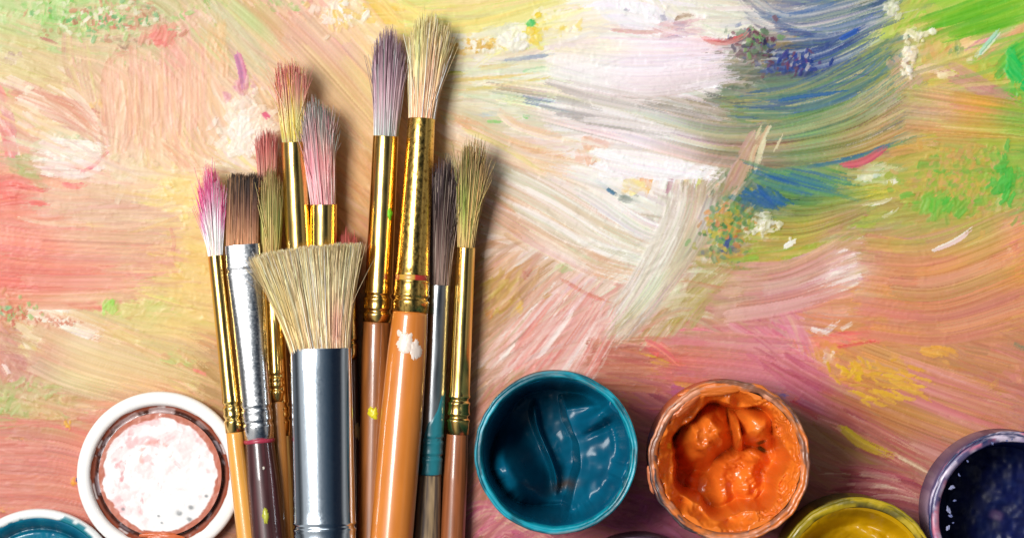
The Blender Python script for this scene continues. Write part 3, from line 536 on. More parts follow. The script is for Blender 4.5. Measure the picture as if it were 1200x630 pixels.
def CRISP():
    CL(1047, 12, 9, 14, 16, 'fbfbf4 ffffff', 9, 6, -30, 30, 1, 3)
    CL(1072, 42, 14, 6, 14, 'fdfdf8', 7, 6, -20, 60, 1, 3.5); CL(1066, 62, 9, 12, 22, 'fdfdf8 ffffff', 7, 6, -20, 60, 1, 3.5); CL(1064, 84, 7, 9, 9, 'fdfdf8', 6, 5, -20, 60, 1, 3.5); CL(1092, 36, 4, 5, 4, 'fdfdf8', 7, 6, -20, 60, 1, 3)
    CL(898, 264, 24, 14, 30, 'ffffff f4f4f0', 7, 6, -20, 60, 1, 3.2); ST([(918, 290), (934, 281)], 5, 'fcfcf0 f4f0e0')
    CL(896, 232, 24, 12, 34, '2868b0 2460a8 2058a8', 24, 4, 28, 12)
    CL(850, 286, 12, 12, 26, '3050a0 284890 5060a8', 10, 5, -50, 40)
    CL(850, 268, 34, 40, 150, 'd0a838 509060 a0a840 e09050 407840 c8c040 6ca858 d07850', 9, 4, -30, 60)
    CL(935, 72, 32, 14, 100, '2840a0 3c3c90 6c4078 28448c 804058 203888 d8d0c8', 9, 3, -50, 35)
    CL(890, 48, 30, 18, 60, '582038 682840 68a850 487048 302850', 9, 4, 50, 40)
    ST([(984, 194), (1012, 189), (1040, 171)], 8, 'd07078 c86870 d89088', .75, .3); ST([(824, 46), (846, 51), (870, 43), (882, 30)], 5, 'd87074 e09490', .65, .4)
    ST([(1092, 294), (1120, 282), (1144, 264)], 5, 'f8ece4 f0d8d0', .95); ST([(1147, 65), (1163, 46), (1174, 33)], 6, '78b8a0 b8e4c8 e8f0d8', .8)
    CL(1005, 436, 34, 16, 60, 'f0cc30 ecc438 f0b840 e8a860', 13, 3, 25, 30, 1); CL(1060, 450, 52, 18, 26, 'f0c440 ecb840', 26, 3, 18, 8, 1); CL(1036, 462, 40, 14, 24, 'f0c838 ecc040', 24, 3, 18, 8, 1)
    ST([(985, 500), (1012, 520), (1052, 535)], 10, 'd0bc30 c8ac38 e0c838', .8, .5); CL(1130, 214, 74, 44, 260, '90c048 c0b850 dcac60 78b850 dca078 a8c050 d8b458', 10, 4.5, -45, 40, .7, 1)
    CL(1178, 212, 18, 34, 40, '40b448 58c050', 15, 5, -65, 25, 1); CL(1105, 240, 38, 12, 34, '58c048 70c448', 15, 6, -40, 30, 1)
    CL(1190, 82, 8, 14, 26, '18c060 20c464', 20, 9, 60, 12, 1); CL(560, 54, 36, 10, 50, 'f0b840 ffffff d8a848 fdf8f0', 8, 3.5, 60, 70, 1)
    CL(625, 36, 10, 16, 26, 'f4d430 f0c838', 9, 5, 60, 60, 1); CL(622, 28, 4, 4, 5, '30c060', 7, 4, 20, 40, 1); CL(603, 42, 20, 13, 34, 'ffffff f4f4f8', 12, 6, 70, 50, 1, 2.5)
    CL(290, 150, 32, 40, 80, 'fffcf8 ffffff fdf4e8', 15, 7, -60, 50, 1, 2.4); ST([(277, 60), (284, 84), (286, 106)], 8, 'd888a8 c888b4'); ST([(308, 132), (316, 140)], 6, 'e87090 e87898')
    CL(120, 22, 90, 24, 150, '78c860 a0dc80 f8f4ec e08878 60b070 c87868', 10, 3.5, -50, 60); CL(192, 42, 18, 12, 20, 'f47878 f48c88', 16, 6, -60, 20)
    CL(20, 366, 30, 16, 70, 'e07060 d8a070 90d880 c85848 f0e0c0', 7, 3, 40, 60); CL(70, 376, 26, 8, 30, 'c86858 d89078 fcf4ec', 6, 2.5, 30, 30)
    CL(128, 356, 9, 11, 12, '98e058 b0e870', 13, 5, -70, 20, 1); CL(78, 497, 6, 7, 7, 'f0bc30', 4, 3.5, 0, 50, 1); CL(85, 565, 5, 8, 8, 'f0b430', 6, 4, 60, 40, 1)
    ST([(711, 221), (723, 229)], 3.5, '507888 6090a8'); ST([(755, 397), (775, 408), (805, 432)], 6, 'e07470 ec8c80', .7, .5); ST([(980, 407), (1005, 403), (1027, 399)], 3, 'e05850 e06c60', .7)
    CL(400, 18, 34, 18, 50, 'fffaf0 ffffff f8d880', 12, 4.5, 50, 50, 1, 2.4); ST([(983, 47), (1012, 32)], 5, '2858b0 3060b0'); ST([(903, 122), (928, 115), (1005, 106)], 3.5, '3c68a0 4070a0')
smudge(4800, 14, 42, 3, 8, .5, .18)
def comb(p0, p1, n, wmin, wmax, cj=.06, alpha=.7, s0max=.5, h=1.2, mix=None):
    """long strokes whose colour changes along the way with the paint they pass over"""
    A = np.array(p0, float); B = np.array(p1, float)
    for _ in range(n):
        f = rng.random(); p = A * (1 - f) + B * f + rng.normal(0, 1.5, A.shape); x, y = smooth_path(p); k0 = int(rng.random() * s0max * len(x)); k1 = min(len(x), k0 + int(len(x) * rng.uniform(.35, 1)))
        if k1 - k0 < 6: continue
        x = x[k0:k1]; y = y[k0:k1]; sg = np.concatenate([[0], np.cumsum(np.hypot(np.diff(x), np.diff(y)))]); m = int(sg[-1] / .6); t = np.linspace(0, 1, m)
        X = np.interp(t * sg[-1], sg, x); Y = np.interp(t * sg[-1], sg, y); tx = np.gradient(X); ty = np.gradient(Y); q = np.hypot(tx, ty) + 1e-9
        wd = rng.uniform(wmin, wmax); k = max(3, int(wd / .6)); u = (np.arange(k) - k / 2) * .6
        xs = X[None] - (ty / q)[None] * u[:, None]; ys = Y[None] + (tx / q)[None] * u[:, None]
        lag = rng.uniform(5, 40); xl = xs - (tx / q)[None] * lag; yl = ys - (ty / q)[None] * lag
        C = base_col(xl, yl); v = np.interp(np.arange(k), np.arange(0, k + 4, 2.5), rng.normal(0, cj, len(np.arange(0, k + 4, 2.5))))
        C = C + v[:, None, None] * 1.3 + rng.normal(0, cj * .6, 3) + rng.normal(0, cj * .45, (k, 1, 3))
        if mix and rng.random() < .35: C = C * .45 + hx(mix[int(rng.integers(len(mix)))]) * .55
        ok = (t[None] > rng.random(k)[:, None] * .08) & (t[None] < 1 - rng.random(k)[:, None] * .35) & (vnoise(t[None] * sg[-1] / 16 + rng.random() * 99, np.arange(k)[:, None] * .8) > (t[None] - .5) * .8)
        ix = np.clip(np.round(xs - BX0).astype(int), 0, W - 1)[ok]; iy = np.clip(np.round(ys - BY0).astype(int), 0, H - 1)[ok]
        al = alpha * rng.uniform(.6, 1.2); img[iy, ix] = img[iy, ix] * (1 - al) + C[ok] * al
        pr = np.broadcast_to(rng.random(k)[:, None], ok.shape)[ok]; hgt[iy, ix] = hgt[iy, ix] * .4 + h * (.3 + .7 * pr)
def fine(p0, p1, n, width, cols, alpha=.8, dry=.5):
    for i in range(int(n * .75)):
        fan(p0, p1, 1, width * rng.uniform(.5, 2.4), cols, alpha * rng.uniform(.25, .75), dry, .9)
auto_layer(1500, 60, 150, 2, 4.5, .07, .04, .45, 14, 1.0, .5)
fine([(845, 112), (930, 108), (1005, 86), (1052, 45)], [(850, 200), (950, 196), (1030, 174), (1090, 150)], 150, 2.6, '2c5c98 50887c e8d8a8 6c9458 a8a858 3c70a0 7ca064 c8b888 58905c 487ca0', .85, .5)
fine([(868, -8), (920, 18), (1050, -12)], [(925, 52), (985, 44), (1052, 22)], 90, 3.2, '4868a0 505c80 e0dcd4 6880a8 7888a0 c8ccc8 586890 5c7c58 d8d4cc', .85, .5)
fine([(640, 60), (740, 62), (850, 60)], [(660, 105), (760, 112), (858, 96)], 90, 3, 'fdfdfd f4e0e8 e4ccd8 f8f0f0 dcd0d4 ffffff ecd4d4', .8, .4)
fine([(640, 112), (740, 118), (870, 138)], [(660, 150), (760, 160), (880, 176)], 70, 3, 'f4ece8 a09890 8c8c84 c8bcb0 e4dcd4 a89c78', .8, .5)
fine([(560, 180), (630, 220), (700, 268), (780, 300)], [(580, 262), (640, 292), (700, 322), (780, 335)], 110, 3, 'fbf4ec e0a880 d89c74 f4e8d8 d8dcb4 f8ecdc e8bc98', .8, .5)
fine([(780, 205), (772, 262), (735, 340), (690, 405)], [(832, 215), (815, 275), (778, 342), (722, 400)], 60, 3, 'fbf8f0 d0c0b0 e8e0d4 b8a498 dce0c4 f4f0e8 c8a890', .8, .4)
fine([(560, 430), (605, 380), (655, 322)], [(685, 455), (712, 410), (732, 366)], 80, 3, 'fbf4ec e88c80 f0c8bc e09888 f8e8e0 d88478', .85, .5)
fine([(825, 395), (890, 430), (950, 470)], [(880, 372), (930, 410), (1000, 450)], 70, 3.4, 'd87c98 e08c98 d07088 e8a8ac e89080 c86c88 f0c0b8', .8, .5)
fine([(895, 345), (930, 370), (955, 425)], [(905, 362), (925, 385), (940, 430)], 26, 4, 'e090b0 d87c94 f0b0b8 f0c8a0', .85, .4)
fine([(1010, 275), (1090, 285), (1180, 262)], [(1010, 388), (1110, 396), (1220, 376)], 120, 3.2, 'e8a858 d88878 e4b460 c88474 f0b870 e07c70 d098a0 c8ac60', .75, .5)
fine([(1005, 405), (1090, 440), (1200, 475)], [(950, 465), (1040, 505), (1180, 570)], 110, 3, 'e0a858 b87058 ecb850 c86c68 dcb098 d08858 a86058', .75, .5)
fine([(1060, 105), (1130, 118), (1220, 130)], [(1060, 160), (1130, 168), (1220, 165)], 50, 3, 'e0b850 c09858 a8b848 e8a868 b8c050', .75, .5)
fine([(1070, 25), (1140, 2), (1220, -30)], [(1110, 48), (1150, 38), (1215, 18)], 50, 5, '68b828 78bc30 58b034 98cc40', .85, .3)
fine([(1155, 95), (1185, 66), (1220, 32)], [(1180, 80), (1195, 64), (1215, 52)], 20, 5, '50b840 40b048 88cc50', .85, .3)
fine([(262, 0), (330, 62), (415, 150)], [(400, 30), (450, 90), (510, 170)], 60, 3.4, 'f4d8a8 d8a870 f8e0b4 e0b47c e4c090', .7, .5)
fine([(50, 90), (90, 112), (125, 160)], [(-10, 110), (60, 135), (120, 168)], 24, 3, 'e09c84 fbf0e4 ecc0a0 d88c7c', .8, .4)
fine([(122, 72), (124, 110), (127, 165)], [(240, 55), (242, 110), (240, 165)], 60, 3, 'f8d4bc e4a890 f4c8a8 e8bc90 f8dcc0', .7, .5)
fine([(-20, 262), (60, 272), (150, 290)], [(-20, 345), (50, 350), (120, 360)], 60, 3.4, 'e86c64 f0a898 dc8070 f4b8a4 e47868', .7, .5)
fine([(-20, 500), (60, 500), (120, 520)], [(-20, 590), (60, 602), (110, 608)], 50, 3.2, 'e08070 c87060 eca898 d87c6c f0b8a0', .7, .5)
fine([(38, 380), (90, 410), (210, 450)], [(35, 410), (80, 445), (150, 472)], 50, 3, 'fbf4dc e0c080 d8cc80 f4e0b8 e8b890', .75, .5)
smudge(2200, 16, 50, 3, 9, .45, .14)
comb([(560, 92), (700, 112), (850, 150), (980, 128), (1062, 70)], [(600, 128), (720, 160), (860, 192), (990, 186), (1090, 150)], 130, 5, 14, .06, .62, .5, 1.4, ['f4f0ec', '2c5c98', 'e8d8a8', '8c8470', '3c7088'])
comb([(640, 48), (740, 52), (860, 52)], [(640, 84), (750, 108), (866, 92)], 50, 8, 18, .03, .6, .4, 1.8, ['ffffff', 'f4e4ea'])
comb([(560, 190), (640, 240), (720, 300), (800, 330)], [(640, 205), (700, 230), (760, 262), (800, 270)], 70, 6, 14, .05, .6, .4, 1.4, ['f8f4ec', 'e8dcc8', 'd8dcc0'])
fine([(905, 425), (960, 445), (1020, 470)], [(900, 445), (950, 470), (1000, 495)], 40, 4, 'd07c98 c05878 e090a0 b04860 e0a0a8', .9)
fine([(985, 545), (1040, 552), (1090, 575)], [(970, 600), (1030, 590), (1080, 600)], 40, 3.4, 'a04858 c07070 e0c0a8 904048', .9)
comb([(555, 250), (620, 290), (690, 325)], [(560, 195), (640, 235), (720, 290)], 40, 5, 12, .05, .6, .4, 1.4, ['fbf4ec', 'dcb08c'])
comb([(800, 205), (790, 262), (750, 335), (690, 405)], [(845, 215), (825, 275), (790, 330), (735, 400)], 50, 6, 13, .05, .55, .3, 1.5, ['f4f0e8', 'c0a898', 'e8e0d0'])
comb([(880, 205), (950, 220), (1040, 215)], [(880, 290), (950, 282), (1030, 245)], 50, 5, 12, .06, .5, .4, 1.2, ['a8bc40', 'd8b850', '60a060', 'd08880'])
comb([(1000, 282), (1090, 285), (1200, 240)], [(1000, 390), (1110, 400), (1220, 370)], 110, 7, 18, .04, .55, .5, 1.3, ['e8a860', 'd88880', 'd87888', 'e8b8a0'])
comb([(1000, 400), (1090, 430), (1200, 452)], [(930, 470), (1040, 520), (1180, 580)], 120, 6, 16, .045, .55, .5, 1.3, ['d88888', 'e0a868', 'b05860', 'e0b8b0', 'cc7878'])
comb([(780, 390), (860, 395), (950, 400)], [(760, 440), (860, 450), (960, 470)], 70, 6, 14, .045, .5, .4, 1.2, ['e09098', 'd88098', 'e8b8b0'])
comb([(840, 318), (920, 312), (1000, 275)], [(830, 380), (920, 365), (1000, 345)], 50, 6, 14, .04, .5, .4, 1.2, ['dcb0a8', 'ecd4c8'])
comb([(255, -5), (330, 62), (420, 160)], [(400, 20), (460, 90), (540, 190)], 80, 7, 18, .035, .5, .5, 1.3, ['f4d8a4', 'd8ac74', 'ecc898'])
comb([(-20, 260), (60, 268), (190, 275)], [(-20, 350), (60, 356), (180, 350)], 60, 7, 16, .04, .5, .5, 1.2, ['e87870', 'ecb8a0'])
comb([(40, 375), (110, 405), (240, 445)], [(30, 430), (90, 455), (200, 480)], 60, 7, 16, .04, .5, .4, 1.3, ['f4e8c8', 'e8c8a0'])
comb([(-20, 495), (60, 500), (130, 520)], [(-20, 610), (60, 610), (120, 620)], 60, 7, 16, .035, .5, .5, 1.2, ['e08878', 'ecb0a0'])
comb([(1060, 100), (1130, 112), (1220, 128)], [(1050, 160), (1130, 165), (1220, 165)], 40, 6, 14, .05, .5, .4)
fan([(898, 148), (880, 178), (862, 218)], [(882, 162), (868, 188), (850, 222)], 18, 6, 'c4a488 bc9c80 ccb094 c8a898'); fan([(910, 165), (902, 185), (895, 205)], [(895, 150), (884, 175), (880, 195)], 8, 4, 'd4b494 dcd8b0 e0dcb8')
fan([(560, 178), (640, 215), (720, 262), (785, 290)], [(575, 235), (640, 268), (700, 300), (780, 318)], 46, 6, 'fbf8f0 e8ccb0 ece8d8 f8f0e8 d4d4b4 f4e4d4 d8b494 fcfaf4', .5, .6, 1.8)
fan([(785, 205), (778, 255), (742, 330), (695, 398)], [(815, 212), (802, 265), (765, 335), (715, 395)], 34, 4.5, 'fbf8f0 d4c8b8 e8e4d8 bcac9c d4d4b8 f0ece0 c0c4a4', .4, .7, 1.6)
fan([(640, 92), (720, 112), (800, 128)], [(640, 140), (720, 150), (810, 165)], 34, 7, 'f8f4f0 ece8e0 f4ece8 b0aca4 d8d0c8', .55, .5, 1.8)
fan([(690, 170), (760, 180), (850, 200)], [(700, 190), (760, 205), (840, 212)], 16, 8, 'fcfaf8 f4f0ec', .8, .4, 2.2)
fan([(865, 108), (940, 96), (1045, 40)], [(865, 130), (950, 128), (1055, 82)], 30, 3.6, '4c6c90 3c5c94 5c8084 6c8c78 7c9c68 a8a878', .5, .5, 1.2)
fan([(895, 60), (960, 55), (1035, 15)], [(900, 82), (970, 72), (1040, 38)], 36, 4, '3c5088 4864a0 384c80 6078a4 98a4b0 c8ccc8 6c8c70', .55, .5, 1.2)
fan([(875, 205), (915, 222), (975, 235)], [(890, 195), (950, 210), (1005, 222)], 26, 5, '3c70a0 4c8490 5c9474 6ca464 3468a4 88b068', .5, .5, 1.3)
fan([(900, 400), (945, 430), (1000, 455)], [(890, 430), (930, 455), (990, 490)], 30, 5, 'c86880 d88090 b85868 e09ca0 c07070', .42, .5, 1.3)
fan([(985, 470), (1040, 500), (1100, 535)], [(965, 500), (1020, 530), (1080, 560)], 26, 5, 'b05c58 a04c58 c87868 d8a890 a86858', .55, .5, 1.2)
fan([(1040, 415), (1110, 440), (1210, 470)], [(1030, 450), (1100, 480), (1190, 510)], 26, 6, 'd88888 c87878 e0a098 d09070', .5, .5, 1.2)
smudge(900, 14, 34, 3, 8, .4, .14, (560, -10, 1240, 600))
CRISP()
m_ = img.mean(-1, keepdims=True); img = m_ + (img - m_) * 1.0; img = .60 + (img - .60) * 1.10; img = img * np.array([.985, .968, .975])
sx_ = np.clip((620 - xx) / 400, 0, 1)[..., None] * np.clip((480 - yy) / 200 + 1, 0, 1)[..., None]
img = img * (1 + sx_ * np.array([.012, -.004, -.05]))
# turn the paint colours into reflectance
img = np.clip(img, 0.02, 1)
gr = img.mean(-1, keepdims=True)
alb = lin(img)
XX = (xx - 600) / 600
illum = (1.20 - 0.16 * np.clip(XX, -1.3, 1.3))[..., None]
alb = np.clip(alb / illum, 0.01, 0.86)
hb = hgt
for _ in range(2):
    hb = (hb * 2 + np.roll(hb, 1, 0) + np.roll(hb, -1, 0) + np.roll(hb, 1, 1) + np.roll(hb, -1, 1)) / 6
xs = np.concatenate([np.arange(BX0, -40, 6), np.arange(-40, 1240, 1.0), np.arange(1240, BX1 - 1, 6)])
ys = np.concatenate([np.arange(BY0, -40, 6), np.arange(-40, 670, 1.0), np.arange(670, BY1 - 1, 6)])
ii = (ys - BY0).astype(int); jj = (xs - BX0).astype(int)
gx, gy = np.meshgrid(xs, ys)
Hm = hb[np.ix_(ii, jj)]
Zc = -1.4 + Hm * 0.52 + fbm(gx / 60, gy / 60, 3, 8) * 1.0
V = np.stack([(gx - 600), -(gy - 315), Zc], -1).reshape(-1, 3)
F = grid_faces(len(ys), len(xs))[:, ::-1]
cv = mesh_object('painted_canvas', V, F, M['canvas'], colors=alb[np.ix_(ii, jj)].reshape(-1, 3))
cv['kind'] = 'structure'
cv['label'] = 'canvas covered in many coloured oil paint strokes under everything'
ex = 60
bx = [(BX0 - 600, -(BY0 - 315)), (BX1 - 602, -(BY0 - 315)), (BX1 - 602, -(BY1 - 317)), (BX0 - 600, -(BY1 - 317))]

# ------------------------------------------------------------------ brushes
def loft(stations, seg=56, power=2.0, cap=True, noise=0.0):
    """stations: (px, py, z, half_width, half_thickness[, colour]) along a thing, cross sections square to its axis"""
    C = np.array([P(s[0], s[1], s[2]) for s in stations])
    ax = C[-1] - C[0]; ax /= np.linalg.norm(ax)
    side = np.cross(ax, [0, 0, 1.0]); side /= np.linalg.norm(side)
    up = np.cross(side, ax)
    th = np.linspace(0, 2 * np.pi, seg, endpoint=False)
    c, s = np.cos(th), np.sin(th)
    c = np.sign(c) * np.abs(c) ** (2 / power); s = np.sign(s) * np.abs(s) ** (2 / power)
    V = []
    for i, st in enumerate(stations):
        k = (D - st[2]) / D
        w = st[3] * k; t = st[4] * k
        V.append(C[i] + side * (w * c)[:, None] + up * (t * s)[:, None])
    V = np.array(V)
    F = [list(map(int, f)) for f in grid_faces(len(stations), seg, True)]
    if cap:
        F.append(list(range(seg))[::-1]); n0 = (len(stations) - 1) * seg; F.append([n0 + j for j in range(seg)])
    return V.reshape(-1, 3), F, th

def interp_st(keys, ts):
    """keys rows: t, px, py, z, hw, ht ; returns stations at ts"""
    k = np.array(keys, float)
    return [tuple(np.interp(t, k[:, 0], k[:, j]) for j in range(1, 6)) for t in ts]

def ring_profile(y0, y1, crimps, n=None):
    """parameter list denser at crimps"""
    ts = set(np.linspace(y0, y1, 14))
    for c in crimps:
        for d in (-6, -4.5, -3, -1.5, 0, 1.5, 3, 4.5, 6):
            if y0 < c + d < y1: ts.add(c + d)
    return sorted(ts)

class Axis:
    """brush axis: keys (py, px, z) ; half width function by keys"""
    def __init__(self, pts): self.p = np.array(pts, float)
    def at(self, y): return np.interp(y, self.p[:, 0], self.p[:, 1]), y, np.interp(y, self.p[:, 0], self.p[:, 2])

def ferrule(ax, y0, y1, widths, flat, mat, parent, crimps=(), depth=1.6, power=2.0, lip=True):
    ts = ring_profile(y0, y1, crimps)
    wk = np.array(widths, float); fk = np.array(flat, float)
    sts = []
    for y in ts:
        w = np.interp(y, wk[:, 0], wk[:, 1]); f = np.interp(y, fk[:, 0], fk[:, 1])
        g = 0
        for c in crimps: g += -depth * math.exp(-((y - c) / 1.7) ** 2) + depth * .55 * (math.exp(-((y - c - 4) / 1.8) ** 2) + math.exp(-((y - c + 4) / 1.8) ** 2))
        x, yy_, z = ax.at(y)
        sts.append((x, yy_, z, w + g, (w + g) * f))
    # turned-in lip at the open end
    x, yy_, z, w, t = sts[0]
    sts = [(x, yy_ + 3, z, w * .86, t * .86), (x, yy_ - .2, z, w * .90, t * .90), (x, yy_ - .6, z, w * .97, t * .97), (x, yy_ - .3, z, w * .995, t * .995)] + sts
    V, Fc, _ = loft(sts, power=power)
    return mesh_object('ferrule', V, Fc, mat, parent)

def handle(ax, keys, mat, parent, color, dark=None, grain=0.12, flat=1.0, tip=True):
    """keys (y, halfwidth)"""
    k = np.array(keys, float); ts = np.concatenate([np.linspace(k[0, 0], 640, 60), np.linspace(650, k[-1, 0], 14)])
    sts = []
    for y in ts:
        x, yy_, z = ax.at(y); w = np.interp(y, k[:, 0], k[:, 1]); sts.append((x, yy_, z, w, w * flat))
    x, yy_, z, w, t = sts[-1]
    sts += [(x, yy_ + w * .5, z, w * .8, t * .8), (x, yy_ + w * .8, z, w * .4, t * .4)]
    V, Fc, th = loft(sts, seg=64)
    n = len(sts); yv = np.array([s[1] for s in sts])[:, None] * np.ones(64); tv = th[None] * np.ones((n, 1))
    g = fbm(np.cos(tv) * 6 + 3, np.sin(tv) * 6 + yv / 70., 3, 11)
    g2 = fbm(np.cos(tv) * 3 + 9, yv / 22. + np.sin(tv) * 3, 4, 4)
    c0 = L(color); c1 = L(dark or color) * (1 if dark else .7)
    m = np.clip((g - .45) * 3 * grain * 4, 0, 1)[..., None]
    C = c0 * (1 - m) + c1 * m
    C = C * (1 + (g2[..., None] - .5) * grain * 2)
    return mesh_object('handle', V, Fc, mat, parent, colors=np.clip(C, 0, 1).reshape(-1, 3))

def bristles(parent, base, tip, wb, wt, n, cfun, thick=.8, mess=.05, bulge=.0, flatthick=None, rad=.62, stray=4, tipvar=.12, lens=(.75, 1.0), name='bristles', wave=.0, edge_short=.15, clumpk=.45):
    """hair tuft: base/tip = (px,py,z); half widths wb, wt. cfun(s, u, r) -> linear colour"""
    B = P(*base); T = P(*tip); ax = T - B; Ln = np.linalg.norm(ax); ax /= Ln
    side = np.cross(ax, [0, 0, 1.0]); side /= np.linalg.norm(side); up = np.cross(side, ax)
    # side points right-ish: make it so
    if side[0] < 0: side = -side
    nr = 7; seg = 3; n = int(n * 1.7); rad = rad * .8; tipvar = tipvar * .75; mess = mess * .85; wt = wt * .94; tipvar = tipvar * 1.25; stray = int(stray * 1.6)
    s = np.linspace(0, 1, nr)
    r = np.sqrt(rng.random(n)) ; th = rng.random(n) * 2 * np.pi
    u = r * np.cos(th); v = r * np.sin(th)
    clump = (vnoise(u * 5, v * 3, int(rng.integers(50))) - .5)
    tu = u * (wt / wb) + rng.normal(0, mess, n) * wt / wb + clump * mess * 2.4 * wt / wb
    q_ = rng.normal(0, .05, n); cu = np.round((u + q_) * 5.5) / 5.5; tu = tu * (1 - clumpk) + (cu + .10 * np.sin(cu * 37)) * (wt / wb) * clumpk
    tv = v * (wt / wb) ** .5 + rng.normal(0, mess, n)
    cl2 = np.sin(np.round(u * 5.5) * 12.9 + np.round(v * 2) * 4.1) * .035 if tipvar > .03 else 0
    ln = Ln * (cl2 + rng.uniform(lens[0], lens[1], n) - edge_short * np.abs(u) ** 2 + clump * tipvar * 2 + rng.normal(0, tipvar * .25, n))
    k = np.zeros(n); k[:stray] = 1
    tu[:stray] = np.sign(rng.normal(0, 1, stray)) * (wt / wb) * rng.uniform(1.0, 1.5, stray) ; ln[:stray] *= rng.uniform(.85, 1.08, stray)
    bend = rng.normal(0, mess * .6, n); ph = rng.random(n) * 6
    th_b = thick * wb
    cen = np.zeros((n, nr, 3)); 
    for i, t in enumerate(s):
        e = t ** 1.3
        uu = (u * (1 - e) + tu * e) * wb + bulge * wb * u * math.sin(t * math.pi) + bend * wb * math.sin(t * math.pi) + wave * np.sin(t * 7 + ph) * t
        vv = (v * (1 - e) + tv * e) * th_b + bulge * th_b * v * math.sin(t * math.pi)
        cen[:, i] = B + ax * (ln * t - 2)[:, None] + side * uu[:, None] + up * vv[:, None]
    R = rad * (1 - .55 * s ** 2)[None] * rng.uniform(.7, 1.25, n)[:, None]
    a = np.arange(seg) * 2 * np.pi / seg
    V = cen[:, :, None, :] + R[:, :, None, None] * (side * np.cos(a)[:, None] + up * np.sin(a)[:, None])[None, None]
    V = V.reshape(n, nr * seg, 3)
    Fb = grid_faces(nr, seg, True)
    F = (Fb[None] + (np.arange(n) * nr * seg)[:, None, None]).reshape(-1, 4)
    jit = rng.normal(0, 1, n)
    C = np.zeros((n, nr, seg, 3))
    for i, t in enumerate(s):
        c = cfun(np.full(n, t), u, rng.random(n), jit)
        C[:, i] = c[:, None, :]
    return mesh_object(name, V.reshape(-1, 3), F, M['hair'], parent, colors=np.clip(C, .003, 1).reshape(-1, 3))

def ramp(stops, jv=.22, patches=None, mixc=None, mixp=0.0):
    """colour along the hair; stops [(s, hex)]; per-hair value jitter; mixc: list of hex picked at random per hair"""
    ss = [a for a, _ in stops]; cc = np.array([L(b) for _, b in stops])
    cache = {}
    def f(s, u, rnd, jit):
        c = np.stack([np.interp(s + jit * .05, ss, cc[:, k]) for k in range(3)], -1)
        if mixc is not None:
            if 'm' not in cache:
                cache['m'] = np.array([L(mixc[int(i)]) for i in rng.integers(0, len(mixc), len(u))]); cache['w'] = (rng.random(len(u)) < mixp) * rng.uniform(.4, 1, len(u))
            c = c * (1 - cache['w'][:, None]) + cache['m'] * cache['w'][:, None]
        if patches:
            for (pu, ps, ru, rs, hxc, st) in patches:
                w = st * np.exp(-((u - pu) / ru) ** 2 - ((s - ps) / rs) ** 2)
                c = c * (1 - w[:, None]) + L(hxc) * w[:, None]
        return c * 1.35 * np.exp(jit * jv * .85)[:, None]
    return f

def blob(name, parent, x, y, z, pts, mat, color, hgt_=1.2, seed=0):
    """flat irregular daub of paint wrapped over whatever is below; pts = radius per angle; z = function or number"""
    nr, nt = 8, 72; V = []
    for i in range(nr):
        f = i / (nr - 1)
        for j in range(nt):
            a = 2 * math.pi * j / nt
            rx, ry = pts
            q = .75 + .5 * float(vnoise(math.cos(a) * 1.7 + seed, math.sin(a) * 1.7 + seed))
            q += .55 * (float(fbm(math.cos(a) * 3 + seed, math.sin(a) * 3, 3, seed)) - .5) + .3 * (float(vnoise(math.cos(a) * 9 + seed, math.sin(a) * 9)) - .5)
            px, py = x + math.cos(a) * rx * f * q, y + math.sin(a) * ry * f * q
            zz = z(px, py) if callable(z) else z
            zz += hgt_ * (1 - f ** 4) - .9 * (f ** 6) + .5 * float(vnoise(px / 3, py / 3, 3))
            V.append(P(px, py, zz))
    F = grid_faces(nr, nt, True)
    return mesh_object(name, np.array(V), F, mat, parent, colors=np.tile(L(color), (len(V), 1)))

def surf(ax, keys, flat=1.0):
    """height of the top of a round stick at a photo point"""
    k = np.array(keys, float)
    def f(px, py):
        cx, _, z = ax.at(py); w = np.interp(py, k[:, 0], k[:, 1])
        d = min(abs(px - cx) / w, .97)
        return z + w * flat * math.sqrt(1 - d * d)
    return f

GRP = 'paintbrushes lying side by side on the painting'
def brush(label): 
    return lambda x, y, z: thing('paintbrush', P(x, y, z), label, 'paintbrush', GRP)

# 5: small pink-tipped brush at the back
ax = Axis([(150, 313, 22), (215, 314, 16), (1040, 350, 14)])
t = brush('short dull rose bristles peeking out above the thin olive green brush')(330, 620, 12)
bristles(t, (314, 222, 16), (312, 152, 26), 11, 14, 330, ramp([(0, 'c09070'), (.4, 'd09888'), (.8, 'c87870'), (1, 'b06060')], mixc=['e0b0a0', 'a86058'], mixp=.3), rad=.6)
ferrule(ax, 220, 470, [(220, 11), (470, 10)], [(200, 1), (500, 1)], M['gold'], t, (440, 455))
handle(ax, [(470, 9.5), (620, 11), (1000, 5)], M['lacquer'], t, 'b87a3a')

# 8: red tipped brush hidden behind the fan brush
ax = Axis([(270, 408, 18), (1040, 424, 16)])
t = brush('small brush showing only a brick red tip behind the wide chrome brush')(424, 620, 16)
bristles(t, (409, 330, 17), (407, 270, 20), 9, 12, 200, ramp([(0, 'a86858'), (.7, 'c07060'), (1, 'b85850')]), rad=.6)
ferrule(ax, 328, 420, [(328, 9), (420, 9)], [(200, 1), (500, 1)], M['gold'], t, (400,))
handle(ax, [(420, 8.5), (560, 10), (1000, 5)], M['lacquer'], t, '5c3820')
blob('paint_spot', t, 419, 505, surf(ax, [(420, 8.5), (560, 10)]), (4, 10), M['dry'], 'c8a868', seed=3)

